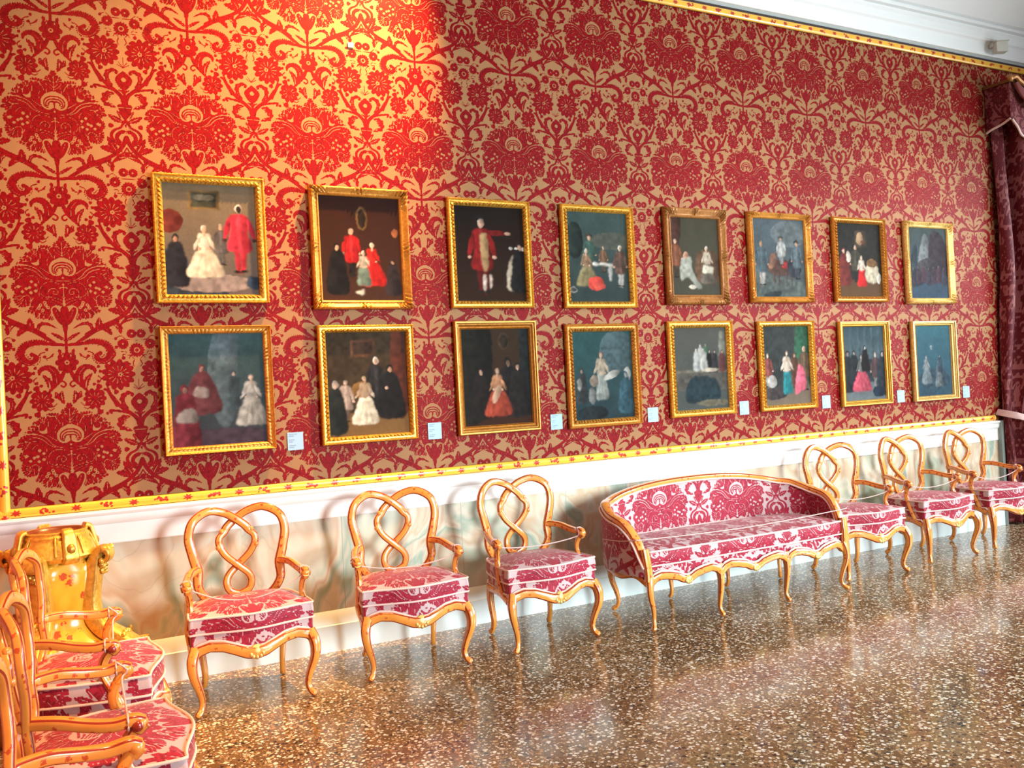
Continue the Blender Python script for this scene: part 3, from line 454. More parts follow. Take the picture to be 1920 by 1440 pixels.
# core of the picture wall behind the silk (with the window recess at its right end)
mb = MB(); mb.box(-.62, 7.46, .012, .10, 0, 4.9); mb.box(7.46, 9.3, .012, .10, 3.6, 4.9); mb.box(8.9, 9.3, .012, .10, 0, 4.9)
struct('wall_back_core', mb, MT['wall_red'], smooth=False)
wn = struct('window_1', MB().box(7.40, 9.0, .10, .14, 0, 3.7), MT['shutter'], smooth=False)
mb = MB()
for z in (.02, 1.2, 2.4, 3.55): mb.box(7.46, 8.9, .07, .10, z, z + .07)
for x in (7.46, 8.14, 8.82): mb.box(x, x + .08, .065, .10, .02, 3.6)
mb.obj('shutter_frame', MT['shutter'], wn, smooth=False)
# wall above the curtain opening, same silk
mb = MB(); xs = np.arange(7.5, 9.2, .012); zs = np.arange(3.55, 4.12, .012); X, Z = np.meshgrid(xs, zs, indexing='ij')
o = link('wall_back_upper', fastgrid('wall_back_upper', np.stack([X, 0 * X, Z], -1), MT['wall_damask'], {'pattern': sample(TILE, (X - AX) * 1000, (Z - AZ) * 1000)})); o['kind'] = 'structure'
# right-hand wall with two window openings
mb = MB()
for y0, y1, z0, z1 in ((-9, -5.8, 0, 4.9), (-4.0, -2.9, 0, 4.9), (-1.1, .1, 0, 4.9), (-5.8, -4.0, 0, .75), (-2.9, -1.1, 0, .75), (-5.8, -4.0, 3.65, 4.9), (-2.9, -1.1, 3.65, 4.9)): mb.box(9.25, 9.4, y0, y1, z0, z1)
struct('wall_right', mb, MT['wall_red'], smooth=False)
for i, yc in enumerate((-2.0, -4.9)):
    mb = MB()
    for y in (-.87, -.03, .81): mb.box(9.28, 9.36, yc + y, yc + y + .06, .75, 3.65)
    for z in (.75, 1.7, 2.65, 3.59): mb.box(9.28, 9.36, yc - .9, yc + .9, z, z + .06)
    wf = struct('window_%d' % (i + 2), mb, MT['white'], smooth=False)
    MB().box(9.315, 9.325, yc - .88, yc + .88, .78, 3.62).obj('pane', MT['sky_pane'], wf, smooth=False)

# dado: skirting, painted marble panels, plain band, chair rail
END = 7.31
struct('baseboard_back', prism(MB(), [(.0, .0), (-.042, .0), (-.042, .148), (-.035, .152), (-.027, .200), (-.012, .226), (.01, .226)], XL - .14, END), MT['skirting'], sharp=25)
mb = MB(); mb.box(XL - .14, END, -.010, .012, .22, .76); d = struct('trim_1', mb, MT['marble'], smooth=False)
mb = MB()
for x in (.05, 1.32, 2.07, 2.82, 3.30, 4.08, 4.90, 5.55, 6.20, 6.85): mb.box(x, x + .003, -.0112, -.009, .226, .757)
mb.obj('panel_seam', MT['grey'], d, smooth=False)
struct('trim_2', prism(MB(), [(.01, .755), (-.016, .755), (-.018, .760), (-.018, .855), (-.024, .862), (-.030, .872), (-.034, .884), (-.034, .902), (-.042, .910), (-.046, .918), (-.046, .926), (-.03, .930), (.01, .930)], XL - .14, END), MT['white'], sharp=20)
mb = MB(); mb.box(END - .0, END + .035, -.05, .012, 0, .93); struct('trim_3', mb, MT['shutter'], smooth=False)

# painted yellow border round the silk
def border(name, p0, p1, width, nrm_sign=1, seed=1):
    """half-round strip from p0 to p1 (x,z); flowers along it"""
    p0, p1 = np.array(p0), np.array(p1); L = np.linalg.norm(p1 - p0); d = (p1 - p0) / L; n = np.array([-d[1], d[0]])
    ns = int(L / .0042); nt = 19; s = np.linspace(0, L, ns); t = np.linspace(-.5, .5, nt)
    S, T = np.meshgrid(s, t, indexing='ij')
    q = p0 + S[..., None] * d + (T * width)[..., None] * n
    Y = -.010 - .017 * np.sqrt(np.clip(1 - (2 * T) ** 2, 0, 1)) ; 
    pat = np.zeros_like(S); sp = .132
    for k in range(int(L / sp) + 1):
        c = .07 + k * sp; rr = random.Random(k * 7 + seed); u = (S - c); v = T * width
        if k % 2 == 0:
            r = np.hypot(u / 1.45, v); a = np.arctan2(v, u / 1.45); pat = np.maximum(pat, np.clip(1.35 - r / (.0165 + .0055 * np.cos(7 * a)), 0, 1))
        else:
            for j in range(9):
                cx, cz = rr.uniform(-.030, .030), rr.uniform(-.013, .013) * (1); r = rr.uniform(.0045, .008)
                pat = np.maximum(pat, np.clip(1.5 - np.hypot(u - cx, v - cz) / r, 0, 1))
            pat = np.maximum(pat, np.clip(1.4 - np.hypot(u, v) / .011, 0, 1))
    edge = np.clip((np.abs(T) - .44) * 40, 0, 1)
    return link(name, fastgrid(name, np.stack([q[..., 0], Y, q[..., 1]], -1)[:, ::1], MT['border'], {'pattern': pat, 'edge': edge}))
for nm, a, b, wd, s in (('trim_4', (XL, .955), (7.28, .955), .050, 1), ('trim_5', (XL + .024, 4.17), (XL + .024, .93), .050, 2), ('trim_6', (XL, 4.142), (9.2, 4.142), .060, 3)):
    o = border(nm, a, b, wd, seed=s); o['kind'] = 'structure'
# dark gap, grey gap and cornice over the silk
struct('trim_7', MB().box(XL - .14, 9.25, -.012, .012, 4.168, 4.190), MT['dark'], smooth=False)
struct('trim_8', MB().box(XL - .14, 9.25, -.008, .012, 4.190, 4.222), MT['grey'], smooth=False)
struct('cornice', prism(MB(), [(.01, 4.212), (-.030, 4.212), (-.036, 4.222), (-.040, 4.30), (-.050, 4.318), (-.070, 4.33), (-.078, 4.345), (-.080, 4.385), (-.098, 4.402), (-.100, 4.414), (-.088, 4.418), (-.088, 4.424), (-.116, 4.430), (-.122, 4.440), (-.122, 4.452), (-.108, 4.456), (-.108, 4.464), (-.135, 4.472), (-.30, 4.60), (-.50, 4.74), (-.70, 4.862), (.01, 4.87)], XL - .14, 9.25), MT['plaster'], sharp=18)
# ------------------------------------------------------------------ pictures
class Canvas:
    def __init__(s, w, h, n, top, bottom, seed=0, tex=.12):
        s.nx, s.ny = n, int(n * h / w); u, v = np.meshgrid((np.arange(s.nx) + .5) / s.nx, (np.arange(s.ny) + .5) / s.ny, indexing='ij')
        s.u, s.v, s.asp = u, v * h / w, h / w
        s.H = h / w; s.rng = np.random.default_rng(seed)
        s.u = s.u + .016 * (s.low(18) - .5) + .012 * (s.low(40) - .5); s.v = s.v + .016 * (s.low(18) - .5) + .012 * (s.low(40) - .5)
        t = v[..., None]; s.a = np.array(bottom) * (1 - t) + np.array(top) * t
        s.tex = tex; s.dim = .62 if seed in (6, 8, 9, 12, 13, 15, 16) else .85
    def low(s, k):
        g = s.rng.random((k + 3, int(k * s.asp) + 5)); x = np.clip(s.u, 0, 1) * k; y = np.clip(s.v, 0, s.asp) * k; i = x.astype(int); j = y.astype(int); fx, fy = x - i, y - j
        fx = fx * fx * (3 - 2 * fx); fy = fy * fy * (3 - 2 * fy)
        return (g[i, j] * (1 - fx) + g[i + 1, j] * fx) * (1 - fy) + (g[i, j + 1] * (1 - fx) + g[i + 1, j + 1] * fx) * fy
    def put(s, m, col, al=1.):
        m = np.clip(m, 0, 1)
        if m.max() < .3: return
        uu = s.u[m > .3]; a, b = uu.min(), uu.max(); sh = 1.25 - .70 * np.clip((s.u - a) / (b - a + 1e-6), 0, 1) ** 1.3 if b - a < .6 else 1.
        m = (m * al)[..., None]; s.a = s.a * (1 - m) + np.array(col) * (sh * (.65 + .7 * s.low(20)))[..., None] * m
    def ell(s, cx, cy, rx, ry, col, al=1., rot=0., soft=.012):
        dx, dy = s.u - cx, s.v - cy; c, n = cos(rot), sin(rot); x, y = dx * c + dy * n, -dx * n + dy * c
        d = np.hypot(x / rx, y / ry); s.put((1 - d) * min(rx, ry) / soft + .5, col, al)
    def poly(s, pts, col, al=1., smooth=True, soft=.010):
        p = spline(pts, 6, True) if smooth else np.array(pts, float)
        ins = poly_mask(s.u, s.v, p).astype(float)
        for _ in range(2):
            ins = (ins + np.roll(ins, 1, 0) + np.roll(ins, -1, 0) + np.roll(ins, 1, 1) + np.roll(ins, -1, 1)) / 5
        s.put(ins, col, al)
    def lady(s, x, y, h, skirt, bodice, skin=(.62, .38, .26), hair=(.55, .48, .40), wide=.34, al=1.):
        s.poly([(x - wide * h, y), (x - wide * .8 * h, y + .26 * h), (x - .09 * h, y + .56 * h), (x + .09 * h, y + .56 * h), (x + wide * .8 * h, y + .28 * h), (x + wide * h, y), (x, y - .03 * h)], skirt, al)
        for k in (-.5, 0, .5): s.poly([(x + k * wide * h - .02 * h, y + .02 * h), (x + k * .3 * wide * h, y + .45 * h), (x + k * wide * h + .03 * h, y + .02 * h)], tuple(c * .6 for c in skirt), al * .6)
        s.poly([(x - .08 * h, y + .52 * h), (x - .12 * h, y + .80 * h), (x, y + .84 * h), (x + .12 * h, y + .80 * h), (x + .08 * h, y + .52 * h)], bodice, al)
        for sg in (-1, 1): s.ell(x + sg * .13 * h, y + .65 * h, .035 * h, .13 * h, bodice, al, sg * .5); s.ell(x + sg * .10 * h, y + .54 * h, .028 * h, .022 * h, skin, al)
        s.ell(x, y + .83 * h, .025 * h, .04 * h, skin, al); s.ell(x, y + .93 * h,   .048 * h, .064 * h, hair, al); s.ell(x + .006 * h, y + .915 * h, .034 * h, .050 * h, skin, al)
    def man(s, x, y, h, coat, legs, skin=(.50, .28, .18), hat=None, wide=.14, al=1., hair=(.35, .28, .22)):
        for sg in (-1, 1):
            s.poly([(x + sg * .03 * h - .03 * h, y + .03 * h), (x + sg * .05 * h - .035 * h, y + .40 * h), (x + sg * .05 * h + .035 * h, y + .40 * h), (x + sg * .03 * h + .03 * h, y + .03 * h)], legs, al)
            s.ell(x + sg * .045 * h, y + .015 * h, .05 * h, .02 * h, (.02, .015, .012), al)
        s.poly([(x - wide * 1.1 * h, y + .32 * h), (x - wide * .8 * h, y + .6 * h), (x - wide * h, y + .80 * h), (x, y + .86 * h), (x + wide * h, y + .80 * h), (x + wide * .8 * h, y + .6 * h), (x + wide * 1.1 * h, y + .32 * h)], coat, al)
        s.poly([(x - .02 * h, y + .36 * h), (x - .03 * h, y + .8 * h), (x + .03 * h, y + .8 * h), (x + .03 * h, y + .36 * h)], tuple(min(1, c * 1.5 + .02) for c in coat), al * .6)
        for sg in (-1, 1): s.ell(x + sg * wide * 1.15 * h, y + .62 * h, .04 * h, .16 * h, coat, al, sg * .25); s.ell(x + sg * wide * 1.35 * h, y + .47 * h, .03 * h, .025 * h, skin, al)
        s.ell(x, y + .93 * h, .050 * h, .064 * h, hair, al); s.ell(x + .004 * h, y + .915 * h, .036 * h, .052 * h, skin, al)
        if hat: s.poly([(x - .12 * h, y + .965 * h), (x - .05 * h, y + 1.03 * h), (x + .05 * h, y + 1.03 * h), (x + .12 * h, y + .965 * h), (x, y + .975 * h)], hat, al)
    def cloak(s, x, y, h, col, skin=(.45, .26, .18), hood=None, wide=.22, al=1.):
        s.poly([(x - wide * h, y), (x - wide * .9 * h, y + .45 * h), (x - .13 * h, y + .80 * h), (x, y + .88 * h), (x + .13 * h, y + .80 * h), (x + wide * .9 * h, y + .45 * h), (x + wide * h, y)], col, al)
        s.ell(x, y + .93 * h, .065 * h, .08 * h, hood or col, al); s.ell(x + .006 * h, y + .91 * h, .040 * h, .055 * h, skin, al)
    def done(s):
        n = (s.low(7) * .5 + s.low(22) * .3 + s.rng.random(s.u.shape) * .2 - .5)[..., None]
        return np.clip(s.a * (1 + 2.2 * s.tex * n) * s.dim, 0, 1)
W_, R_, K_ = (.74, .66, .50), (.42, .012, .014), (.012, .010, .010)
TEAL = (.045, .105, .115)
def art(i):
    w, h = .48, .60
    if i == 0:
        c = Canvas(w, h, 116, (.20, .155, .095), (.12, .10, .095), 1); c.poly([(0, .0), (0, .5), (.22, .42), (.30, .2), (.6, .08), (.6, 0)], (.035, .05, .07)); c.ell(.5, .14, .45, .10, (.30, .24, .22), .9)
        c.poly([(.27, .96), (.60, .96), (.60, 1.17), (.27, 1.17)], (.20, .13, .05), 1, False); c.poly([(.30, .985), (.57, .985), (.57, 1.145), (.30, 1.145)], (.05, .055, .04), 1, False); c.ell(.43, 1.09, .11, .035, (.22, .2, .14), .8)
        c.ell(.08, .82, .13, .13, (.17, .035, .03)); c.cloak(.12, .12, .55, (.02, .022, .03)); c.man(.60, .34, .46, (.10, .09, .09), (.08, .08, .08), hair=(.3, .25, .2)); c.lady(.42, .22, .56, W_, (.70, .62, .50)); c.man(.80, .26, .78, (.44, .03, .055), (.42, .03, .05), (.05, .03, .025), None, .15, 1, (.6, .55, .5))
        c.poly([(.86, .10), (1, .08), (1, .2), (.88, .22)], (.03, .05, .08))
    elif i == 1:
        c = Canvas(w, h, 112, (.028, .008, .006), (.06, .022, .010), 2); c.ell(.52, .98, .075, .14, (.14, .075, .03)); c.ell(.52, .98, .05, .11, (.02, .012, .008)); c.man(.38, .30, .56, R_, K_); c.cloak(.20, .10, .58, K_, (.45, .3, .2)); c.lady(.63, .20, .50, (.55, .018, .015), (.50, .02, .015), hair=(.7, .6, .5)); c.lady(.52, .20, .40, (.16, .22, .17), (.5, .42, .32), wide=.22); c.cloak(.88, .08, .42, (.03, .02, .02)); c.ell(.93, .82, .04, .05, (.30, .10, .04)); c.poly([(.4, .1), (.52, .14), (.5, .08)], (.6, .55, .45))
    elif i == 2:
        c = Canvas(w, h, 104, (.010, .006, .005), (.030, .012, .006), 3); c.man(.38, .12, .98, (.22, .010, .010), (.10, .008, .008), (.50, .28, .20), K_, .13); c.ell(.60, .90, .18, .035, (.17, .010, .010)); c.ell(.76, .90, .04, .022, (.5, .3, .2)); c.poly([(.38, .45), (.36, .85), (.46, .85), (.46, .45)], (.42, .27, .12), .9); c.poly([(.72, .18), (.76, .5), (.84, .6), (.82, .2), (.88, .15)], (.42, .34, .25)); c.cloak(.92, .15, .62, K_)
        for x, y in ((.80, .70), (.88, .71), (.97, .70)): c.ell(x, y, .025, .02, (.5, .45, .4))
        c.poly([(.385, .17), (.38, .34), (.43, .34), (.42, .17)], (.65, .5, .4)); c.poly([(.475, .19), (.47, .34), (.51, .34), (.50, .19)], (.55, .40, .32))
    elif i == 3:
        c = Canvas(w, h, 96, (.045, .075, .070), (.028, .042, .042), 4, .2); c.ell(.12, .85, .14, .25, (.018, .028, .025)); c.ell(.75, .85, .4, .12, (.11, .10, .07), .5); c.man(.36, .42, .50, (.05, .10, .08), (.05, .05, .05), hat=(.06, .03, .02)); c.man(.58, .42, .36, (.17, .09, .05), (.1, .06, .04)); c.poly([(.42, .55), (.72, .53), (.72, .50), (.42, .52)], (.70, .66, .58)); c.poly([(.66, .5), (.72, .5), (.70, .30), (.66, .32)], (.4, .38, .35)); c.lady(.30, .24, .50, (.25, .20, .10), (.28, .17, .10)); c.ell(.44, .26, .13, .10, (.62, .07, .05)); c.ell(.50, .22, .10, .05, (.60, .08, .06)); c.man(.86, .22, .58, (.11, .06, .045), (.45, .42, .38), hair=(.6, .55, .5)); c.ell(.07, .17, .06, .045, (.3, .28, .26)); c.ell(.07, .17, .045, .03, (.05, .05, .05))
    elif i == 4:
        c = Canvas(.43, .55, 88, (.050, .048, .030), (.055, .050, .035), 5); c.poly([(0, 1.27), (.22, 1.27), (.16, .8), (0, .7)], (.06, .025, .018)); c.man(.10, .30, .62, (.17, .06, .03), (.05, .03, .02)); c.poly([(.18, .26), (.22, .60), (.40, .62), (.42, .40), (.60, .14), (.5, .12), (.34, .30)], (.30, .31, .26)); c.ell(.30, .66, .05, .06, (.45, .25, .16)); c.poly([(.52, .25), (.54, .70), (.94, .70), (.96, .25)], (.10, .055, .03)); c.lady(.73, .22, .60, (.12, .10, .08), (.42, .36, .27), hair=(.6, .57, .5), wide=.24); c.poly([(.62, .38), (.84, .36), (.86, .47), (.66, .50)], (.62, .57, .44), 1, False); c.ell(.42, .14, .08, .03, (.5, .45, .36))
    elif i == 5:
        c = Canvas(w + .03, h, 92, (.10, .135, .155), (.065, .085, .088), 6, .25); c.ell(.7, .95, .35, .2, (.17, .20, .21), .7); c.poly([(0, .40), (.5, .30), (1, .2), (1, 0), (0, 0)], (.11, .135, .125)); c.poly([(.2, .06), (.5, .1), (.44, 0), (.2, 0)], (.03, .04, .045)); c.ell(.52, .44, .26, .12, (.10, .05, .035)); c.ell(.36, .55, .07, .13, (.30, .15, .10), 1, -.5)
        for x in (.36, .45, .60, .70): c.poly([(x, .36), (x + .04, .36), (x + .02, .16)], (.10, .06, .05))
        c.ell(.62, .48, .09, .05, (.38, .03, .03)); c.man(.54, .48, .42, (.45, .46, .44), (.3, .3, .3), hat=K_); c.man(.16, .18, .66, (.09, .13, .15), (.5, .46, .42)); c.ell(.78, .46, .14, .16, (.03, .035, .045)); c.man(.84, .28, .56, (.11, .15, .17), (.05, .06, .08), hat=K_)
    elif i == 6:
        c = Canvas(w, h, 88, (.012, .012, .007), (.10, .048, .018), 7); c.poly([(0, .30), (0, 1.25), (1, 1.25), (1, .30)], (.014, .013, .009), 1, False); c.poly([(.42, .85), (.68, .85), (.68, 1.12), (.42, 1.12)], (.05, .035, .02), 1, False); c.ell(.53, .99, .08, .11, (.34, .22, .12)); c.ell(.60, .93, .06, .04, (.12, .05, .03)); c.man(.42, .26, .62, (.045, .04, .025), K_); c.cloak(.16, .22, .60, (.14, .02, .015), (.55, .38, .28)); c.ell(.26, .68, .05, .09, (.55, .46, .38)); c.lady(.54, .20, .50, (.58, .012, .012), (.55, .46, .38), hair=(.5, .4, .3), wide=.2); c.poly([(.64, .28), (.66, .54), (.90, .52), (.88, .26)], (.50, .44, .32)); c.ell(.78, .58, .12, .07, (.17, .085, .03)); c.ell(.92, .32, .05, .09, (.6, .55, .45))
    elif i == 7:
        c = Canvas(w, h, 88, (.060, .085, .080), (.045, .085, .135), 8, .3); c.poly([(.24, .60), (.40, 1.12), (.52, 1.0), (.54, .6)], (.21, .23, .24)); c.poly([(.52, .45), (.55, 1.05), (.72, 1.2), (.95, .98), (.97, .4)], (.045, .03, .04)); c.poly([(0, .2), (.02, .6), (.2, .95), (.22, .5), (.4, .3)], (.03, .045, .055)); c.ell(.5, .55, .30, .16, (.06, .05, .06), .9)  # blue ground holds the daylight reflection off the varnish as paint colour
        for k in range(7): c.cloak(.1 + .13 * k, .25 + .02 * (k % 3), .3, (.05 + .02 * (k % 3), .045, .065), (.2, .14, .12))
    elif i == 8:
        c = Canvas(w, h, 116, (.050, .115, .125), (.050, .055, .075), 9, .3); c.ell(.55, .75, .16, .55, (.14, .21, .25), .6); c.ell(.62, 1.1, .12, .2, (.16, .22, .26), .5); c.ell(.5, .05, .7, .14, (.075, .05, .075), .8); c.cloak(.33, .38, .52, (.16, .05, .065), (.40, .24, .22), (.17, .05, .06), .34); c.poly([(.24, .56), (.28, .66), (.40, .62), (.38, .54)], (.40, .35, .34)); c.cloak(.15, .02, .66, (.20, .035, .055), (.30, .18, .16), None, .20); c.poly([(.06, .28), (.10, .40), (.24, .42), (.26, .28)], (.32, .30, .30)); c.cloak(.66, .40, .42, (.05, .08, .10), (.50, .42, .38), None, .14); c.lady(.84, .22, .56, (.40, .42, .40), (.38, .40, .40), (.55, .45, .38), (.35, .32, .3), .30)  # teal ground is window glare on the varnish, put into the paint colour
    elif i == 9:
        c = Canvas(w, h, 116, (.055, .030, .013), (.20, .105, .035), 10); c.poly([(0, .28), (0, 1.25), (1, 1.25), (1, .32)], (.045, .028, .014), 1, False); c.poly([(.30, .94), (.60, .96), (.60, 1.16), (.30, 1.14)], (.13, .055, .025), 1, False); c.poly([(.33, .97), (.57, .98), (.57, 1.13), (.33, 1.12)], (.06, .03, .018), 1, False); c.poly([(.82, .3), (.80, 1.2), (.96, 1.2), (.98, .3)], (.10, .025, .013)); c.cloak(.77, .22, .62, K_, (.40, .24, .15), None, .26); c.man(.60, .24, .70, (.018, .016, .016), K_, (.55, .36, .26), None, .13, 1, (.6, .55, .48)); c.lady(.45, .16, .56, W_, (.74, .62, .50), (.66, .42, .30), (.45, .33, .2), .28); c.ell(.42, .55, .12, .10, (.24, .12, .03), .7); c.man(.22, .18, .50, (.40, .30, .24), (.12, .08, .06), (.6, .4, .3)); c.cloak(.10, .06, .60, (.016, .018, .016), (.5, .35, .26), (.35, .32, .3), .2)
    elif i == 10:
        c = Canvas(w, h, 104, (.035, .020, .010), (.040, .014, .008), 11); c.poly([(0, .12), (0, 1.25), (.42, 1.25), (.36, .2)], (.010, .009, .007)); c.poly([(.84, .1), (.84, 1.25), (1, 1.25), (1, .1)], (.012, .015, .015), 1, False); c.ell(.62, 1.08, .09, .11, (.05, .028, .015)); c.ell(.62, 1.08, .06, .08, (.025, .016, .01)); c.cloak(.26, .12, .62, (.014, .010, .009)); c.cloak(.66, .14, .72, (.012, .010, .010), (.15, .09, .06)); c.cloak(.80, .12, .68, (.016, .012, .012)); c.lady(.50, .14, .60, (.36, .055, .030), (.44, .20, .10), (.50, .32, .22), (.35, .22, .14), .32); c.ell(.48, .40, .05, .12, (.5, .33, .22), .8, -.4)
    elif i == 11:
        c = Canvas(w, h, 96, (.030, .095, .095), (.025, .050, .060), 12, .3); c.ell(.75, .95, .3, .3, (.10, .15, .165), .7); c.lady(.47, .30, .66, (.34, .36, .33), (.46, .38, .28), (.50, .34, .26), (.20, .12, .08), .16); c.ell(.64, .62, .14, .05, (.48, .47, .42), 1, .4); c.ell(.34, .55, .07, .08, (.28, .22, .17)); c.ell(.90, .62, .06, .10, (.45, .46, .42)); c.cloak(.86, .10, .56, (.04, .10, .13), (.4, .4, .38)); c.cloak(.14, .26, .46, (.045, .05, .055), (.3, .22, .18), None, .18); c.ell(.10, .50, .04, .08, (.33, .32, .29)); c.ell(.30, .34, .06, .12, (.22, .22, .21)); c.ell(.3, .1, .25, .1, (.02, .03, .035))  # teal ground paints in the bluish daylight veil reflected by the varnish
    elif i == 12:
        c = Canvas(w, h, 88, (.095, .095, .080), (.085, .100, .095), 13); c.poly([(0, .60), (1, .60), (1, .56), (0, .56)], (.22, .19, .14), 1, False); c.poly([(0, .3), (0, .56), (1, .56), (1, .3)], (.11, .10, .085), 1, False); c.poly([(.84, .80), (1, .80), (1, 1.18), (.86, 1.18)], (.22, .22, .18), 1, False); c.poly([(.24, .12), (.22, .36), (.34, .50), (.62, .50), (.80, .42), (.80, .14)], (.022, .045, .055))
        for x, y, cc in ((.50, .66, (.55, .55, .50)), (.60, .68, (.08, .16, .10)), (.42, .60, (.45, .46, .44)), (.66, .58, K_), (.76, .58, (.03, .03, .035)), (.90, .58, (.12, .04, .04)), (.55, .60, (.5, .5, .45))): c.cloak(x, y, .32, cc, (.5, .38, .3), None, .2)
        c.ell(.66, .60, .16, .03, (.55, .47, .36)); c.ell(.7, .1, .3, .05, (.17, .15, .10))
    elif i == 13:
        c = Canvas(w, h, 88, (.038, .045, .042), (.17, .13, .095), 14); c.poly([(0, .26), (0, 1.25), (.7, 1.25), (.66, .26)], (.030, .036, .034), 1, False); c.poly([(.68, .7), (.74, 1.25), (1, 1.25), (1, .3), (.86, .5)], (.022, .085, .045)); c.ell(.2, .2, .3, .1, (.05, .04, .04)); c.man(.10, .30, .52, (.20, .05, .045), (.42, .40, .36), (.55, .4, .3)); c.ell(.18, .38, .09, .10, (.44, .41, .38)); c.cloak(.66, .3, .52, (.09, .04, .025)); c.lady(.50, .20, .66, (.02, .20, .22), (.55, .45, .36), (.55, .4, .3), (.2, .12, .1), .16); c.man(.88, .22, .70, (.10, .06, .035), (.1, .08, .06)); c.poly([(.66, .18), (.70, .50), (.78, .64), (.88, .48), (.88, .26), (.76, .2)], (.66, .13, .19))
    elif i == 14:
        c = Canvas(w, h, 88, (.032, .070, .088), (.17, .20, .21), 15, .22)
        for x in (.16, .34, .5, .66, .82): c.poly([(x, .7), (x + .02, 1.25), (x + .09, 1.25), (x + .08, .7)], (.065, .12, .145), .8, False)
        c.ell(.5, .5, .6, .2, (.025, .04, .05)); c.cloak(.10, .18, .66, (.02, .025, .03), (.25, .2, .2)); c.cloak(.25, .30, .54, (.02, .025, .03), (.3, .25, .22)); c.lady(.42, .18, .60, (.62, .10, .15), (.14, .15, .14), (.5, .42, .36), K_, .36); c.cloak(.52, .50, .42, K_, (.55, .5, .45)); c.man(.76, .20, .60, (.09, .05, .05), (.3, .28, .26), (.55, .45, .38)); c.cloak(.93, .10, .72, (.03, .04, .055), (.45, .36, .3)); c.ell(.8, .14, .14, .09, (.02, .035, .06))
    else:
        c = Canvas(w, h, 88, (.050, .16, .20), (.045, .095, .135), 16, .25); c.ell(.5, .3, .45, .18, (.05, .09, .12)); c.lady(.28, .24, .48, (.22, .27, .29), (.26, .29, .30), (.36, .34, .34), (.3, .32, .33), .30); c.lady(.62, .18, .44, (.19, .22, .23), (.2, .24, .26), (.3, .28, .28), (.16, .18, .2), .26, .9); c.cloak(.66, .42, .30, (.06, .09, .12), (.36, .34, .34)); c.ell(.44, .86, .035, .04, (.3, .36, .4))  # hazy blue stands in for daylight glare, painted into the colours
    return c.done()
def frame_mesh(w, h, iw, ih, kind, mat):
    """moulding swept round the picture; iw, ih = opening"""
    rx, rz = (w - iw) / 2, (h - ih) / 2
    prof = {'carved': [(0, .0), (0, .022), (.04, .034), (.16, .040), (.24, .034), (.32, .026), (.55, .026), (.64, .034), (.78, .040), (.90, .030), (1, .018), (1, .004)],
            'smooth': [(0, .0), (0, .030), (.10, .040), (.24, .040), (.32, .032), (.48, .034), (.56, .026), (.78, .020), (.86, .026), (1, .014), (1, .004)],
            'swept': [(0, .0), (0, .024), (.08, .040), (.22, .046), (.40, .040), (.60, .026), (.72, .022), (.80, .028), (.92, .026), (1, .012), (1, .004)],
            'beaded': [(0, .0), (0, .040), (.07, .044), (.14, .040), (.34, .026), (.56, .022), (.74, .026), (.88, .022), (1, .012), (1, .004)]}[kind]
    rows = []
    seg = []
    for side, (L, ax) in enumerate(((w, 0), (h, 1), (w, 0), (h, 1))):
        n = int(L / .007); seg += [(side, k / n, L) for k in range(n)]
    V, E = [], []
    for side, t, L in seg:
        row = []; er = []
        s = t * L
        for j, (o, y) in enumerate(prof):
            x0, x1, z0, z1 = -w / 2 + rx * o, w / 2 - rx * o, -h / 2 + rz * o, h / 2 - rz * o
            a, b = (((x0, z0), (x1, z0)), ((x1, z0), (x1, z1)), ((x1, z1), (x0, z1)), ((x0, z1), (x0, z0)))[side]
            e = 0.; dy = 0.; k = 0.
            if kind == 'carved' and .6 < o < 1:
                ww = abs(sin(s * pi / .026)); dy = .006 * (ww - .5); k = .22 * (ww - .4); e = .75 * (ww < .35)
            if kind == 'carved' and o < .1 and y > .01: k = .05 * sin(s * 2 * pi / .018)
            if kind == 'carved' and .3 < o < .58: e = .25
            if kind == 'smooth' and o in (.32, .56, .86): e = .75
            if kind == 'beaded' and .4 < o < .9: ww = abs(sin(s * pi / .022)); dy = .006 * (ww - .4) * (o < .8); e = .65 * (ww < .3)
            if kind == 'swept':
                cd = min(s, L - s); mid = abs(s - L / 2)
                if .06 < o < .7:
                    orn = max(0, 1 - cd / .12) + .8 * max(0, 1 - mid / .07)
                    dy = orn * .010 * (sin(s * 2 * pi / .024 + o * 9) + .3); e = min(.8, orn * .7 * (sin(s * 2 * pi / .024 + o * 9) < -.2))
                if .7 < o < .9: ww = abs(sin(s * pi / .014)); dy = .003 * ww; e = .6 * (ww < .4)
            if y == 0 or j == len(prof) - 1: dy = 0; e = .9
            oo = k * (rx if ax_is_x(side) else rz) * (1 if True else 0)
            px_, pz_ = a[0] + (b[0] - a[0]) * t, a[1] + (b[1] - a[1]) * t
            inn = ((0, -1), (1, 0), (0, 1), (-1, 0))[side]
            px_ += inn[0] * oo; pz_ += inn[1] * oo
            row.append((px_, -(y + dy), pz_)); er.append(e)
        V.append(row); E += er
    mb = MB(); mb.grid(np.array(V), True, False, edge=np.array(E)); return mb
def ax_is_x(side): return side in (1, 3)
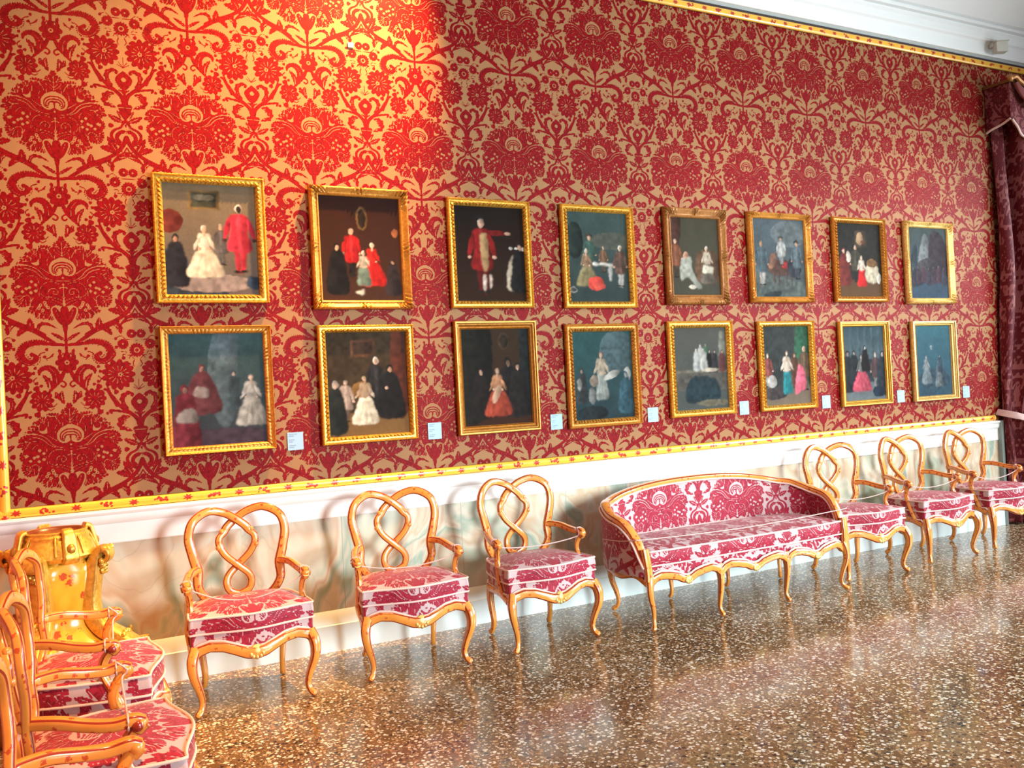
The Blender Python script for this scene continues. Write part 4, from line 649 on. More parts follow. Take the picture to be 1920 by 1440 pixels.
PIC = [  # outer x0 x1 z0 z1, opening x0 x1 z0 z1, frame kind, gilding, label
    (.393, .974, 1.986, 2.678, .446, .925, 2.038, 2.635, 'carved', 'gilt', 'gilt framed painting of a lady in white and a standing man in red'),
    (1.222, 1.816, 1.950, 2.663, 1.286, 1.767, 2.007, 2.613, 'swept', 'gilt_old', 'brown gilt framed dark painting with a lady in bright red beside a green skirt'),
    (2.073, 2.648, 1.953, 2.639, 2.134, 2.612, 2.007, 2.602, 'carved', 'gilt', 'gilt framed dark painting of one tall man in a long red coat and black hat'),
    (2.880, 3.458, 1.950, 2.641, 2.947, 3.419, 2.001, 2.600, 'carved', 'gilt', 'gilt framed grey green painting of people round a white table'),
    (3.717, 4.276, 1.972, 2.665, 3.795, 4.225, 2.043, 2.592, 'swept', 'gilt_dark', 'dark carved wood framed painting of two seated figures, one holding a white paper'),
    (4.488, 5.120, 1.986, 2.667, 4.569, 5.084, 2.033, 2.622, 'swept', 'gilt_old', 'brown gilt framed painting of riders and a horse under a blue grey sky'),
    (5.366, 5.967, 1.990, 2.668, 5.435, 5.934, 2.036, 2.623, 'carved', 'gilt_old', 'gilt framed near black painting of a lady in red beside a white cloth'),
    (6.197, 6.805, 1.974, 2.671, 6.284, 6.765, 2.034, 2.628, 'swept', 'gilt_pale', 'pale gilt framed painting of a crowd under painted blue glare, last of the top row'),
    (.397, .968, 1.179, 1.862, .436, .922, 1.225, 1.826, 'beaded', 'gilt_old', 'beaded gilt framed painting of a figure in dark red robes under painted teal glare'),
    (1.232, 1.810, 1.170, 1.858, 1.286, 1.770, 1.210, 1.813, 'carved', 'gilt', 'gilt framed brown painting of a seated lady in cream between figures in black cloaks'),
    (2.078, 2.649, 1.166, 1.873, 2.142, 2.613, 1.222, 1.824, 'smooth', 'gilt_old', 'plain stepped gilt framed dark painting of a lady in an orange red dress'),
    (2.870, 3.450, 1.154, 1.844, 2.945, 3.414, 1.210, 1.797, 'carved', 'gilt_old', 'brown gilt framed painting of a standing woman in a pale apron under painted teal glare'),
    (3.703, 4.289, 1.174, 1.854, 3.774, 4.247, 1.225, 1.809, 'carved', 'gilt', 'gilt framed grey painting of spectators on a stand above a large dark shape'),
    (4.536, 5.106, 1.170, 1.845, 4.602, 5.069, 1.211, 1.803, 'carved', 'gilt', 'gilt framed painting with a teal skirt, a pink cloak and a green curtain'),
    (5.380, 5.946, 1.158, 1.835, 5.453, 5.915, 1.202, 1.792, 'smooth', 'gilt', 'gilt framed blue grey painting of a masked lady in a wide pink skirt'),
    (6.224, 6.783, 1.154, 1.828, 6.313, 6.749, 1.197, 1.788, 'smooth', 'gilt_pale', 'pale gilt framed painting under painted blue haze, last of the lower row'),
]
CARD = [1.038, 1.883, 2.740, 3.515, 4.344, 5.184, 6.041, 6.877]
for i, (x0, x1, z0, z1, a0, a1, c0, c1, kd, gm, lab) in enumerate(PIC):
    cx, cz = (x0 + x1) / 2, (z0 + z1) / 2; w, h = x1 - x0, z1 - z0; iw, ih = min(a1 - a0, w - .07), min(c1 - c0, h - .07)
    t = thing('framed_painting', lab, 'painting', (cx, -.006, cz), 0, 'paintings hanging in two rows')
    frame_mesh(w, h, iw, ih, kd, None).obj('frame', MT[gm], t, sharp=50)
    A = art(i); nx, ny = A.shape[:2]
    X, Z = np.meshgrid(np.linspace(-iw / 2 - .004, iw / 2 + .004, nx), np.linspace(-ih / 2 - .004, ih / 2 + .004, ny), indexing='ij')
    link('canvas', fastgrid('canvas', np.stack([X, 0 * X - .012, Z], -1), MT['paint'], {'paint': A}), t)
    MB().box(-w / 2 + .01, w / 2 - .01, -.010, .003, -h / 2 + .01, h / 2 - .01).obj('backing', MT['back'], t, smooth=False)
NXT = ['seated lady in white', 'brown painting of a lady in cream', 'lady in the orange red dress', 'woman in the pale apron', 'spectators on a stand', 'teal skirt and pink cloak', 'masked lady in pink', 'painting under painted blue haze']
NXT[0] = 'dark red robes under painted teal glare'
for i, x in enumerate(CARD):
    z0, z1 = 1.157, 1.258 if i < 7 else 1.252; wd = .088
    cd = tag(link('caption_card', None if False else MB().box(-wd / 2, wd / 2, -.004, 0, -.05, .05).mesh('caption_card', MT['card'], smooth=False), None, (x + .045, -.001, (z0 + z1) / 2)), 'small pale blue caption card right of the %s' % NXT[i], 'label', 'caption cards beside the lower paintings')
    r = random.Random(i); mb = MB(); zz = .040
    for k, ln in enumerate((.55, .34, 0, .42, .3, 0, .5, .38)):
        if ln: mb.box(-.036, -.036 + .075 * ln * r.uniform(.85, 1.15), -.0046, -.0038, zz - .0022, zz + .0022)
        zz -= .0105
    mb.obj('print', MT['ink'], cd, smooth=False)
o = tag(link('tag', MB().box(-.016, .016, -.006, 0, -.014, .014).mesh('tag', MT['tile_wax'], smooth=False), None, (1.522, -.001, 3.512)), 'tiny white square tag on the silk high above the brown gilt painting', 'tag')
# ------------------------------------------------------------------ seat furniture
FS = 1.0      # fabric: pattern is smaller than on the wall
def fab(u, v, u0=0., v0=0., k=FS): return sample(TILE, (np.asarray(u) - u0) * 1000 * k, (np.asarray(v) - v0) * 1000 * k)
def seat_outline(n=380, g=0.):
    """closed plan of the seat, starts at the middle of the back, counter-clockwise seen from above"""
    fr = []
    for x in np.linspace(-.280, .280, 41): fr.append((x, -.218 - .026 * (1 + cos(pi * x / .280))))
    right = [(.284, -.198), (.278, -.10), (.264, .0), (.243, .10), (.218, .165)]
    back = [(.17, .190), (.09, .203), (0, .206), (-.09, .203), (-.17, .190)]
    left = [(-x, y) for x, y in right[::-1]]
    p = spl(fr + right + back + left, 4, True); q, s = resample(p, n, True)
    c = np.array([0, -.03]); return c + (q - c) * (1 + g), s
def cushion_mesh():
    q, s = seat_outline(); n = len(q); c = np.array([0, -.03]); rows = []; pat = []
    zt, zb = .452, .378
    # underside lip, side wall, rounded shoulder, domed top
    prof = [(.93, zb - .004, 0), (.985, zb - .002, 0)] + [(1.0 + .012 * sin(pi * k / 11), zb + (zt - zb - .006) * k / 11, 0) for k in range(12)] + [(.992, zt, 1)]
    for k in range(1, 34): prof.append((.985 * (1 - k / 33), zt + .034 * (1 - (1 - k / 33) ** 2.6), 1))
    per = s[-1]
    for r, z, top in prof:
        p = c + (q - c) * r; rows.append(np.c_[p, np.full(n, z)])
        pat.append(fab(p[:, 0], p[:, 1], 0, .015) if top else fab(np.where(np.abs(q[:, 1] + .235) < .06, q[:, 0], s), np.full(n, z), 0, .445))
    mb = MB(); mb.grid(np.array(rows), False, True, pat=np.array(pat), flip=True); return mb
def ring_tube(r, z, g=0., n=130, zf=None, mb=None, k=8):
    q, s = seat_outline(n, g); p = np.c_[q, np.full(n, z) if zf is None else [zf(x, y) for x, y in q]]
    return (mb or MB()).tube(p, r, True, k)
def apron_z(x): x = abs(x); return float(np.interp(x, [0, .04, .08, .14, .20, .25, .28, .30], [.272, .276, .292, .314, .320, .306, .285, .270]))
def apron_top(x, y=-1): return (apron_z(x) + .026) if y < -.2 else .318
def base_mesh():
    q, s = seat_outline(380, -.012); rows = []; pat = []
    for k in range(9):
        t = k / 8; z = np.array([(apron_top(x, y) - .004) * (1 - t) + .377 * t for x, y in q]); rows.append(np.c_[q, z])
        pat.append(fab(np.where(np.abs(q[:, 1] + .235) < .06, q[:, 0], s), z, .04, .30))
    rows.append(np.c_[q * .9, np.full(len(q), .379)]); pat.append(np.zeros(len(q)))
    mb = MB(); mb.grid(np.array(rows), False, True, pat=np.array(pat), flip=True)
    G = np.array([np.c_[q * r, np.full(len(q), .32)] for r in (.985, .02)]); mb.grid(G, False, True); return mb
def front_edge(n=61):
    xs = np.linspace(-.272, .272, n); q, _ = seat_outline(800); f = q[q[:, 1] < -.18]; f = f[np.argsort(f[:, 0])]
    return xs, np.interp(xs, f[:, 0], f[:, 1])
def side_rail(mb, sg):
    p = spl([(sg * .277, -.20, .282), (sg * .274, -.11, .312), (sg * .262, -.01, .312), (sg * .243, .09, .306), (sg * .210, .17, .296)], 6)
    mb.sweep(p, .046, .030, (sg, 0, 0)); return mb
def leg_mesh(front, sg):
    if front: P = [(.262, -.212, .318, .044), (.280, -.236, .262, .044), (.277, -.242, .200, .037), (.254, -.226, .125, .029), (.243, -.216, .070, .024), (.250, -.222, .035, .025), (.266, -.234, .017, .030), (.273, -.240, .010, .020)]
    else: P = [(.203, .160, .325, .036), (.205, .172, .24, .034), (.199, .172, .16, .030), (.192, .166, .09, .026), (.193, .178, .04, .024), (.197, .196, .016, .028), (.198, .203, .010, .020)]
    a = spl([p[:3] for p in P], 6); r = np.interp(np.linspace(0, 1, len(a)), np.linspace(0, 1, len(P)), [p[3] for p in P])
    a[:, 0] *= sg; r = r * 1.12; mb = MB(); mb.sweep(a, r, r, (sg * .25, -1 if front else 1, 0)); return mb
def back_y(z, x=0.): return .200 + (z - .43) * .07 - 1.0 * min(abs(x), .22) ** 2
def strand(sg):
    P = [(-.115, .425), (-.165, .455), (-.203, .52), (-.203, .60), (-.222, .68), (-.238, .77), (-.214, .848), (-.140, .890), (-.062, .876), (.0, .838), (.045, .800), (.062, .775), (.088, .745), (.086, .705), (.058, .655), (.0, .600), (-.048, .555), (-.062, .515), (-.046, .474), (.0, .452)]
    off = [0, 0, 0, 0, 0, 0, 0, 0, .3, 1, .6, .2, 0, 0, -.5, -1, -.4, 0, 0, 0]
    a = spl([(x * sg, back_y(z, x) - .011 * o * sg, z) for (x, z), o in zip(P, off)], 7); n = len(a)
    w = np.interp(np.linspace(0, 1, n), [0, .1, .16, .3, .45, .55, .6, .8, 1], [.044, .044, .052, .044, .041, .044, .036, .037, .037])
    return a, w
def back_mesh():
    mb = MB()
    for sg in (1, -1):
        a, w = strand(sg); mb.sweep(a, w, .027, (0, -1, .07))
        # little carved notches where the ribbon turns over
        for z, x in ((.778, .074), (.70, .094)): mb.blob((x * sg, back_y(z, x) - .004, z), (.014, .014, .016), 10, .5)
    # foot of the splat behind the seat
    mb.box(-.17, .17, .165, .195, .385, .43, edge=.5)
    return mb
def arm_mesh(sg):
    P = [(.200, .178, .604), (.216, .150, .609), (.244, .09, .606), (.264, .02, .590), (.275, -.04, .582), (.278, -.088, .587), (.278, -.112, .577)]
    a = spl(P, 6); a[:, 0] *= sg; w = np.interp(np.linspace(0, 1, len(a)), [0, .15, .5, .8, 1], [.052, .036, .038, .043, .032])
    mb = MB(); mb.sweep(a, w, .034, (0, 0, 1))
    mb.sweep([(sg * .278, -.115, .574), (sg * .278, -.102, .560), (sg * .278, -.090, .572)], .036, .030, (sg, 0, 0))
    mb.blob((sg * .278, -.103, .576), (.024, .022, .021), 12, .25); mb.blob((sg * .298, -.096, .572), (.008, .015, .015), 10, .9)
    return mb
def post_mesh(sg):
    P = [(.276, -.092, .566), (.268, -.066, .525), (.265, -.060, .480), (.272, -.082, .430), (.282, -.112, .375), (.278, -.135, .32)]
    a = spl(P, 6); a[:, 0] *= sg; mb = MB(); mb.sweep(a, np.linspace(.032, .028, len(a)), .026, (sg, -.5, 0)); return mb
def shell_mesh(r=.036, y=-.276, z=.276):
    mb = MB()
    mb.blob((0, y, z), (r, .016, r * .85), 20, 0, fn=lambda T, P: 1 + .10 * np.abs(np.sin(4 * P + 1)))
    for k in range(5):
        t = radians(200 + 35 * k); mb.blob((cos(t) * r * .8, y - .010, z + sin(t) * r * .65), (.010, .010, .012), 8, .15)
    for sg in (-1, 1): mb.blob((sg * r * 1.1, y + .004, z + .012), (.012, .010, .012), 8, .7)
    return mb
def make_chair(label):
    t = thing('armchair', label, 'chair', group='lacquered armchairs')
    back_mesh().obj('back_frame', MT['lacquer'], t)
    for sg in (-1, 1):
        arm_mesh(sg).obj('armrest', MT['lacquer'], t); post_mesh(sg).obj('arm_post', MT['lacquer'], t)
        for fr in (1, 0): leg_mesh(fr, sg).obj('leg', MT['lacquer'], t)
    xs, ys = front_edge(); a = np.c_[xs, ys - .004, [apron_z(x) for x in xs]]
    w = .046 + .012 * np.exp(-(xs / .07) ** 2) + .006 * np.exp(-((np.abs(xs) - .27) / .03) ** 2)
    rl = MB(); rl.sweep(a, w, .034, (0, -1, 0)); side_rail(rl, 1); side_rail(rl, -1)
    r = rl.obj('seat_rail', MT['lacquer'], t); shell_mesh().obj('carved_shell', MT['gilt_pale'], r)
    b = base_mesh().obj('upholstered_base', MT['seat_damask'], t)
    ring_tube(.0065, 0, .004, 200, lambda x, y: apron_top(x, y)).obj('welt', MT['piping'], b)
    c = cushion_mesh().obj('cushion', MT['seat_damask'], t)
    p = ring_tube(.0055, .452, .004); ring_tube(.005, .380, .010, mb=p); p.obj('piping', MT['piping'], c)
    return t
def copy_tree(o, parent=None):
    c = o.copy(); C.objects.link(c); c.parent = parent
    for ch in list(o.children): copy_tree(ch, c)
    return c
CH = [
    ((.698, -.454), -1.2, 'yellow lacquered armchair with rose seat against the painted dado, nearest the gilded pedestal'),
    ((1.533, -.456), -4.3, 'yellow lacquered rose seated armchair against the dado, second from the gilded pedestal'),
    ((2.312, -.474), 1.5, 'yellow lacquered rose seated armchair standing just left of the rose damask settee'),
    ((4.925, -.459), -6, 'lacquered armchair with rose seat standing just right of the rose damask settee'),
    ((5.759, -.417), 0, 'lacquered armchair with rose seat between the two other armchairs right of the settee'),
    ((6.549, -.396), -1.2, 'lacquered armchair with rose seat closest to the crimson curtain'),
    ((-.010, -1.12), 87, 'yellow lacquered armchair facing sideways, right in front of the gilded pedestal'),
    ((.005, -2.00), 91, 'yellow lacquered armchair facing sideways, second in front of the gilded pedestal'),
    ((-.010, -2.73), 90, 'yellow lacquered armchair cut by the lower left corner, only its arm and back in view'),
]
proto = make_chair(CH[0][2])
chairs = []
for i, ((x, y), rz, lab) in enumerate(CH):
    o = proto if i == 0 else copy_tree(proto)
    o['label'] = lab; o.location = (x, y, 0); o.rotation_euler = (0, 0, radians(rz)); chairs.append(o)

# cords tied across the arms
def local(i, p):
    (x, y), rz, _ = CH[i]; a = radians(rz); return (x + p[0] * cos(a) - p[1] * sin(a), y + p[0] * sin(a) + p[1] * cos(a), p[2])
def cord(label, pts, r=.0035, loops=()):
    mb = MB(); mb.tube(spl(pts, 8), r)
    for c, ax, rr in loops:
        t = np.linspace(0, 2 * pi, 18, endpoint=False); ca, sa = cos(ax), sin(ax)
        mb.tube(np.array([(c[0] - sa * rr * cos(u), c[1] + ca * rr * cos(u), c[2] + rr * .8 * sin(u)) for u in t]), r, True)
    return tag(mb.obj('barrier_cord', MT['cord']), label, 'cord', 'cords tied across the seats')
WHERE = ['the armchair nearest the gilded pedestal', 'the second wall armchair from the pedestal', 'the armchair just left of the settee', 'the armchair just right of the settee', 'the middle armchair right of the settee', 'the armchair beside the crimson curtain', 'the sideways armchair in front of the pedestal', 'the second sideways armchair']
for i, sag in ((0, .075), (1, .035), (2, .02), (3, .03), (4, .03), (5, .04), (6, .07), (7, .05)):
    y = -.075; pts = [local(i, (-.262, y, .607)), local(i, (-.255, y - .03, .577))] + [local(i, (x, y - .012, .557 - sag * (1 - (x / .25) ** 2))) for x in (-.245, -.13, 0, .13, .245)] + [local(i, (.255, y - .03, .577)), local(i, (.262, y, .607))]
    ax = radians(CH[i][1])
    cord('thin pink cord tied across the arms of %s' % WHERE[i], pts, .0032, [(local(i, (s * .278, -.072, .584)), ax + pi / 2, .027) for s in (-1, 1)])

# ------------------------------------------------------------------ settee
SX, SY = 3.668, -.535; K15 = 1.0; SOFF = .28
st = thing('settee', 'long rose damask settee with curved back and eight yellow lacquered legs', 'sofa', (SX, SY, 0))
def shell_path(n=560, o=0.):
    half = [(0, .300), (.28, .297), (.50, .285), (.66, .250), (.765, .180), (.815, .075), (.832, -.04), (.826, -.14), (.808, -.215), (.792, -.268)]
    p = spl([(-x, y) for x, y in half[:0:-1]] + half, 8); q, s = resample(p, n); d = np.gradient(q, axis=0); d /= np.linalg.norm(d, axis=1)[:, None]
    return q + np.c_[-d[:, 1], d[:, 0]] * o, s
def shell_top(x, y):
    """height of the top rail"""
    if y > .20: return .772 - .085 * (abs(x) / .74) ** 2.4
    if y > -.02: return .628 + (.700 - .628) * ((y + .02) / .22) ** 1.2
    return float(np.interp(y, [-.268, -.262, -.235, -.19, -.13, -.07, -.02], [.34, .385, .46, .54, .598, .622, .628]))
qi, si = shell_path(o=-.022); qo, so = shell_path(o=.028); qc, sc_ = shell_path()
top = np.array([shell_top(x, y) for x, y in qc]); top = np.convolve(np.pad(top, 10, 'edge'), np.ones(21) / 21, 'valid')
sm = sc_ - sc_[-1] / 2
mb = MB(); nr = 84
def shell_side(q, zb, flip):
    rows = []; pat = []
    for k in range(nr):
        t = k / (nr - 1); z = zb * (1 - t) + (top - .012) * t; z = np.maximum(z, zb + .001 * k); bul = .016 * np.sin(pi * t)
        rows.append(np.c_[q + (qi - qc) / .022 * bul[..., None] * (1 if not flip else -.5), z] if False else np.c_[q, z]); pat.append(sample(TILE, (sm + SOFF) * 1000 * K15, (z - .655) * 1000 * K15))
    mb.grid(np.array(rows), pat=np.array(pat), flip=flip)
shell_side(qi, np.full(len(qi), .36), True); shell_side(qo, np.full(len(qo), .315), False)
mb.obj('upholstered_back', MT['seat_damask'], st)
rail = np.c_[qc, top]
hint = np.zeros((len(rail), 3)); 
for k, (x, y) in enumerate(qc):
    f = np.clip((-.02 - y) / .2, 0, 1); hint[k] = (0, -.95 * f, 1 - .75 * f)
r = MB().sweep(rail, .062, .036, hint).obj('top_rail', MT['lacquer'], st)
pb = MB(); pi_ = np.c_[qi + (qi - qo) * .14, top - .016]; pb.tube(pi_, .006); pi_ = np.c_[qo + (qo - qi) * .14, top - .018]; pb.tube(pi_, .006); pb.obj('braid', MT['piping'], st)
for sg in (-1, 1):
    m = MB(); a = spl([(sg * .800, -.262, .475), (sg * .795, -.272, .40), (sg * .790, -.276, .34), (sg * .790, -.276, .29)], 6); m.sweep(a, [.050] * len(a), .034, (0, -1, 0)); m.obj('arm_front', MT['lacquer'], st)
# seat
def sofa_plan(n=420, g=0.):
    f = [(x, -.262 - .020 * (1 - (abs(x) / .77) ** 6) ) for x in np.linspace(-.77, .77, 40)]
    p = spl(f + [(.785, -.2), (.80, -.05), (.785, .07), (.74, .165), (.64, .235), (.48, .265), (0, .275), (-.48, .265), (-.64, .235), (-.74, .165), (-.785, .07), (-.80, -.05), (-.785, -.2)], 4, True)
    q, s = resample(p, n, True); return q + np.sign(q) * g, s
q, s = sofa_plan(620); c = np.array([0, 0.]); rows = []; pat = []
cp = np.c_[np.clip(q[:, 0], -.60, .60), np.zeros(len(q))]      # collapse to a centre line
zt, zb = .455, .372
prof = [(.97, zb - .003, 0)] + [(1.0 + .02 * sin(pi * k / 12), zb + (zt - zb - .005) * k / 12, 0) for k in range(13)] + [(.985, zt, 1)] + [(.975 * (1 - k / 26), zt + .030 * (1 - (1 - k / 26) ** 2.4), 1) for k in range(1, 27)]
for rr, z, tp in prof:
    p = cp + (q - cp) * rr; rows.append(np.c_[p, np.full(len(q), z)])
    pat.append(sample(TILE, (p[:, 0] + .28) * 1000 * K15, p[:, 1] * 1000 * K15 + 300) if tp else sample(TILE, (q[:, 0] + .05) * 1000 * K15, np.full(len(q), (z - .45) * 1000 * K15)))
cu = MB().grid(np.array(rows), False, True, pat=np.array(pat), flip=True).obj('cushion', MT['seat_damask'], st)
m = MB(); q2, _ = sofa_plan(300, .004); m.tube(np.c_[q2, np.full(300, .455)], .006, True); q2, _ = sofa_plan(300, .008); m.tube(np.c_[q2, np.full(300, .373)], .005, True); m.obj('piping', MT['piping'], cu)
LEGX = [-.775, -.268, .268, .775]
def sofa_apron(x):
    k = int(np.clip(np.searchsorted(LEGX, x) - 1, 0, 2)); u = (x - LEGX[k]) / (LEGX[k + 1] - LEGX[k]); u = abs(u - .5) * 2
    return float(np.interp(u, [0, .12, .25, .5, .72, .88, 1], [.268, .274, .292, .306, .312, .300, .272]))
xs = np.linspace(-.775, .775, 150); fy = -.262 - .020 * (1 - (np.abs(xs) / .78) ** 6)
ap = np.array([sofa_apron(x) for x in xs])
rows = []; pat = []
for k in range(12):
    t = k / 11; z = (ap + .012) * (1 - t) + .372 * t; rows.append(np.c_[xs, fy + .006, z]); pat.append(sample(TILE, (xs + .32) * 1000 * K15, (z - .12) * 1000 * K15))
m = MB().grid(np.array(rows), pat=np.array(pat), flip=True); q3, _ = sofa_plan(200, -.02); m.grid(np.array([np.c_[q3 * f, np.full(200, .33)] for f in (1, .02)]), False, True)
ub = m.obj('upholstered_base', MT['seat_damask'], st)
MB().tube(np.c_[xs, fy - .006, ap + .027], .0065).obj('welt', MT['piping'], ub)
m = MB(); m.sweep(np.c_[xs, fy - .002, ap], .046, .034, (0, -1, 0))
for sg in (-1, 1): m.sweep(spl([(sg * .790, -.265, .275), (sg * .815, -.18, .318), (sg * .835, -.06, .300), (sg * .835, .03, .318), (sg * .79, .16, .325), (sg * .70, .24, .318)], 8), .044, .030, (sg, 0, 0))
m.sweep(spl([(-.70, .24, .318), (-.4, .30, .318), (.4, .30, .318), (.70, .24, .318)], 6), .04, .03, (0, 1, 0))
ar = m.obj('seat_rail', MT['lacquer'], st)
for k in range(3): 
    x = (LEGX[k] + LEGX[k + 1]) / 2; sh = shell_mesh(.026, -.290, .270); sh.v = [v + np.array([x, 0, 0]) for v in sh.v]; sh.obj('carved_shell', MT['gilt_pale'], ar)
def sofa_leg(x, y, dx, dy):
    P = [(0, 0, .320, .044), (.30, .30, .262, .042), (.25, .32, .200, .034), (-.25, .05, .125, .027), (-.42, -.15, .070, .022), (-.25, .05, .035, .023), (.10, .45, .017, .028), (.22, .60, .010, .018)]
    a = spl([(x + p[0] * dx * .045, y + p[1] * dy * .045, p[2]) for p in P], 6); r = np.interp(np.linspace(0, 1, len(a)), np.linspace(0, 1, len(P)), [p[3] for p in P]); return MB().sweep(a, r, r, (0, dy, 0) if abs(dx) < .5 else (dx * .3, dy, 0))
for x in LEGX: sofa_leg(x, -.268, np.sign(x) if abs(x) > .5 else 0, -1).obj('leg', MT['lacquer'], st)
for x, y, dx in ((-.70, .24, -1), (-.24, .27, 0), (.24, .27, 0), (.70, .24, 1)): sofa_leg(x, y - .02, dx, .8).obj('leg', MT['lacquer'], st)
cord('long thin pink cord stretched across the front of the rose settee', [(SX - .876, SY + .06, .50), (SX - .872, SY - .12, .512), (SX - .852, SY - .232, .528), (SX - .80, SY - .262, .530), (SX - .4, SY - .258, .515), (SX, SY - .256, .508), (SX + .4, SY - .258, .515), (SX + .80, SY - .262, .530), (SX + .852, SY - .232, .528), (SX + .872, SY - .12, .512), (SX + .876, SY + .06, .50)], .0032)

# ------------------------------------------------------------------ gilded pedestal in the corner
PX, PY = -.120, -.375
pd = thing('pedestal', 'carved gilt and yellow lacquered pedestal standing in the corner behind the sideways armchairs', 'pedestal', (PX, PY, 0), radians(-24))
sq = lambda t, z: 1 + (.10 if z < .76 else .03) * cos(4 * t)
MB().lathe([(.02, .76), (.132, .762), (.146, .745), (.150, .70), (.142, .64), (.128, .56), (.122, .51), (.128, .46), (.158, .41), (.212, .362), (.268, .325), (.280, .300)], k=64, rf=sq).obj('body', MT['pedestal'], pd)
mb = MB(); mb.lathe([(.118, .880), (.122, .897), (.128, .900), (.134, .896), (.132, .886), (.140, .876), (.138, .862), (.150, .840), (.166, .800), (.170, .785), (.158, .772), (.150, .764), (.134, .758)], k=96, rf=lambda t, z: 1 + (.035 * abs(cos(4 * t)) if .775 < z < .86 else .0))
for k in range(4):
    t = k * pi / 2 + pi / 4; c, s = cos(t), sin(t)
    mb.sweep(spl([(c * r, s * r, z) for r, z in ((.128, .905), (.150, .895), (.158, .865), (.168, .82), (.176, .785), (.160, .765))], 6), np.linspace(.050, .075, 31), .022, (c, s, .01), edgef=.4)
    mb.blob((.172 * c, .172 * s, .825), (.022, .022, .024), 10, .5)
    for q in (-.36, .36):
        mb.sweep(spl([(cos(t + q) * r, sin(t + q) * r, z) for r, z in ((.134, .880), (.152, .845), (.170, .795))], 5), .012, .010, (cos(t + q), sin(t + q), .01))
mb.obj('neck', MT['gilt'], pd)
MB().lathe([(.001, .888), (.106, .888), (.112, .896), (.118, .900), (.122, .898), (.122, .885)], k=64).obj('top_disc', MT['wood'], pd)
MB().lathe([(.278, .300), (.305, .292), (.312, .270), (.290, .245), (.295, .200), (.310, .150), (.315, .09), (.305, .075), (.318, .06), (.318, .0)], k=72, rf=lambda t, z: (1 + .10 * cos(4 * t)) * .96).obj('plinth', MT['pedestal'], pd)
for k in range(4):
    t = k * pi / 2 + radians(0); u = np.array([cos(t), sin(t)])
    P = [(.215, .748), (.232, .752), (.240, .775), (.226, .798), (.200, .795), (.180, .765), (.164, .715), (.150, .655), (.143, .59), (.146, .53), (.162, .475), (.202, .428), (.265, .388), (.330, .350), (.372, .310), (.368, .272), (.335, .262), (.318, .285)]
    a = spl([(u[0] * r, u[1] * r, z) for r, z in P], 7); n = len(a); tt = np.linspace(0, 1, n)
    mb = MB(); mb.sweep(a, np.interp(tt, [0, .2, .5, .8, 1], [.05, .080, .085, .115, .06]), np.interp(tt, [0, .12, .25, .4, .55, .7, .85, 1], [.020, .026, .045, .085, .075, .075, .040, .024]), (u[0], u[1], .0001), edgef=.6)
    sc = mb.obj('corner_scroll', MT['gilt'], pd)
    mb = MB(); rr = random.Random(k)
    for (r, z), cnt, sp in (((.225, .79), 8, .030), ((.200, .742), 14, .034), ((.195, .71), 8, .030), ((.365, .335), 18, .055), ((.290, .385), 12, .045), ((.19, .50), 6, .02)):
        for j in range(cnt):
            f = rr.uniform(-1, 1); zz = rr.uniform(-1, 1); c = (u[0] * (r + .012) - u[1] * sp * f, u[1] * (r + .012) + u[0] * sp * f, z + zz * sp * .7)
            mb.blob(c, (rr.uniform(.007, .013), rr.uniform(.007, .013), rr.uniform(.008, .016)), 8, rr.choice((0, 0, .2, .6)))
    mb.obj('carved_leaves', MT['gilt'], sc)
    # spiky acanthus fan along the foot
    v = np.array([-u[1], u[0]]); mb = MB()
    for j in range(-4, 5):
        s = j / 4; b = u * (.30 - .05 * abs(s)) + v * .15 * s; e = u * (.392 - .07 * abs(s)) + v * .20 * s
        mb.sweep(spl([(b[0], b[1], .285), ((b[0] + e[0]) / 2, (b[1] + e[1]) / 2, .33 + .02 * (1 - abs(s))), (e[0], e[1], .335 + .02 * (1 - abs(s)))], 5), np.linspace(.034, .012, 11), np.linspace(.016, .008, 11), (u[0] * .3, u[1] * .3, 1))
    mb.obj('acanthus_fan', MT['gilt'], sc)

# ------------------------------------------------------------------ curtain, pelmet, tieback at the right end
def curtain():
    nu, nz = 260, 150; G = np.zeros((nu, nz, 3)); pat = np.zeros((nu, nz))
    us = np.linspace(0, 1, nu)
    for j, z in enumerate(np.linspace(.015, 3.80, nz)):
        tie = exp(-((z - .97) / .42) ** 2) * (1 if z > .97 else .85)
        x0 = np.interp(z, [0, .97, 2.2, 3.8], [7.350, 7.335, 7.40, 7.42]); wd = .92 * (1 - tie) + .40 * tie
        amp = .080 * (1 - .60 * tie); ph = 2 * pi * 5.5 * us + .25 * sin(z * 2.1)
        x = x0 + wd * us + .012 * np.sin(ph * 2 + z); yc = np.interp(us, [0, .12, 1], [-.045, -.125, -.165]) - .10 * tie * us
        y = yc - amp * np.sin(ph) * np.clip(us * 8, .2, 1) - .014 * np.sin(ph * .37 + 3 * z)
        G[:, j] = np.c_[x, y, np.full(nu, z)]; pat[:, j] = sample(TILE, us * 1900, np.full(nu, z * 1000))
    return G, pat
G, pat = curtain()
ct = tag(link('curtain', fastgrid('curtain', G, MT['curtain_damask'], {'pattern': pat})), 'long crimson damask curtain gathered by a pale tieback right of the silk wall', 'curtain')
ct.data.polygons.foreach_set('use_smooth', np.full(len(ct.data.polygons), True))
md = ct.modifiers.new('cloth', 'SOLIDIFY'); md.thickness = .006
P = spl([(7.322, -.01, 1.005), (7.322, -.10, .99), (7.36, -.19, .965), (7.47, -.262, .925), (7.62, -.312, .895), (7.74, -.30, .90), (7.78, -.2, .93)], 8)
tag(MB().sweep(P, .060, .012, np.array([(.6 * (x < 7.36) * -1, -1, .15) for x, y, z in P])).obj('tieback', MT['tie']), 'pale rose tieback band holding the crimson curtain', 'tieback')
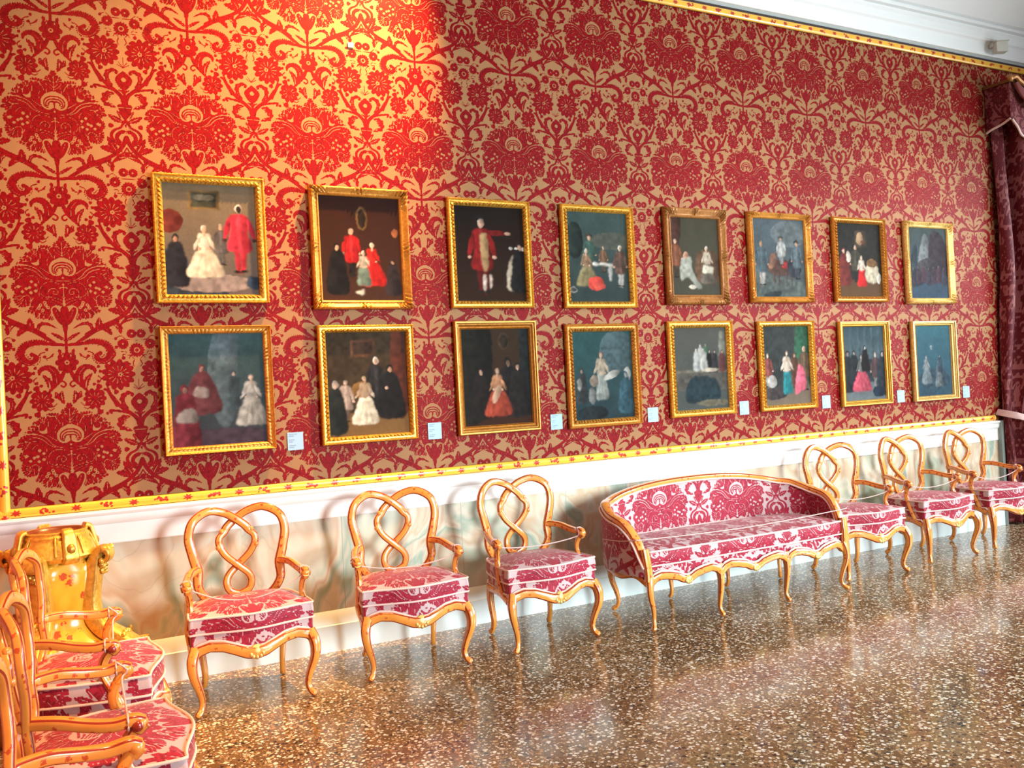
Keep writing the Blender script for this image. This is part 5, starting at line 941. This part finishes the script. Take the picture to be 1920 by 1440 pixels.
pl = thing('pelmet', 'crimson damask pelmet box with swag and gilt rod above the curtain', 'pelmet', (7.385, 0, 3.5))
xs = np.linspace(0, .0, 1)
def panel(name, p0, p1, zt, zb, parent, m, t=.012, nx=80, nzz=50):
    """hanging fabric panel between plan points p0 and p1; zb may vary along it"""
    s = np.linspace(0, 1, nx); L = hypot(p1[0] - p0[0], p1[1] - p0[1]); d = np.array([(p1[0] - p0[0]) / L, (p1[1] - p0[1]) / L]); n = np.array([d[1], -d[0]])
    G = np.zeros((nx, nzz, 3)); pt = np.zeros((nx, nzz))
    for j in range(nzz):
        f = j / (nzz - 1); z = np.array([zb(a) for a in s]) * (1 - f) + zt * f; w = .008 * np.sin(s * L * 34) * (1 - f)
        G[:, j] = np.c_[p0[0] + d[0] * s * L + n[0] * w, p0[1] + d[1] * s * L + n[1] * w, z]; pt[:, j] = sample(TILE, s * L * 1000 + 100, z * 1000)
    o = link(name, fastgrid(name, G, m, {'pattern': pt}), parent); o.data.polygons.foreach_set('use_smooth', np.full(len(o.data.polygons), True))
    md = o.modifiers.new('cloth', 'SOLIDIFY'); md.thickness = t; return o, G
sd, G1 = panel('side_panel', (0, -.012), (.012, -.235), .40, lambda a: .01 + .07 * a, pl, MT['curtain_damask'])
fr, G2 = panel('front_panel', (.012, -.235), (1.58, -.235), .40, lambda a: .07 - .16 * abs(sin(a * pi * 3)) ** .8, pl, MT['curtain_damask'], nx=200)
m = MB(); m.tube(np.c_[G1[:, 0, 0], G1[:, 0, 1] - .0, G1[:, 0, 2]], .010); m.tube(np.c_[G2[:, 0, 0], G2[:, 0, 1] - .012, G2[:, 0, 2]], .010); m.obj('fringe', MT['piping'], pl)
m = MB(); m.box(-.012, 1.6, -.25, -.008, .40, .425, edge=.6); 
m.tube(spl([(-.02, -.262, .41), (.05, -.27, .44), (.12, -.275, .40), (.25, -.275, .37), (.5, -.275, .40), (.8, -.275, .44), (1.5, -.275, .41)], 8), .020); m.blob((-.01, -.26, .425), (.035, .03, .03), 12); m.obj('gilt_rod', MT['gilt_dark'], pl)
m = MB(); a0 = spl([(.06, -.262, .39), (.12, -.285, .30), (.25, -.30, .24), (.40, -.30, .26), (.52, -.28, .38)], 10); m.sweep(a0, np.interp(np.linspace(0, 1, len(a0)), [0, .5, 1], [.04, .16, .05]), .03, (0, -1, .2)); m.obj('swag', MT['curtain_damask'], pl)
# small detector on the cornice
sn = thing('detector', 'small grey white detector box on a bracket below the white cornice', 'detector', (7.48, -.11, 4.255), radians(-24))
MB().box(-.052, .052, -.05, .02, -.045, .045).obj('housing', MT['sensor'], sn, smooth=False)
m = MB(); m.box(-.066, -.030, -.01, .085, .015, .050); m.box(-.06, .06, -.062, .0, .046, .056); m.obj('bracket', MT['sensor'], sn, smooth=False)
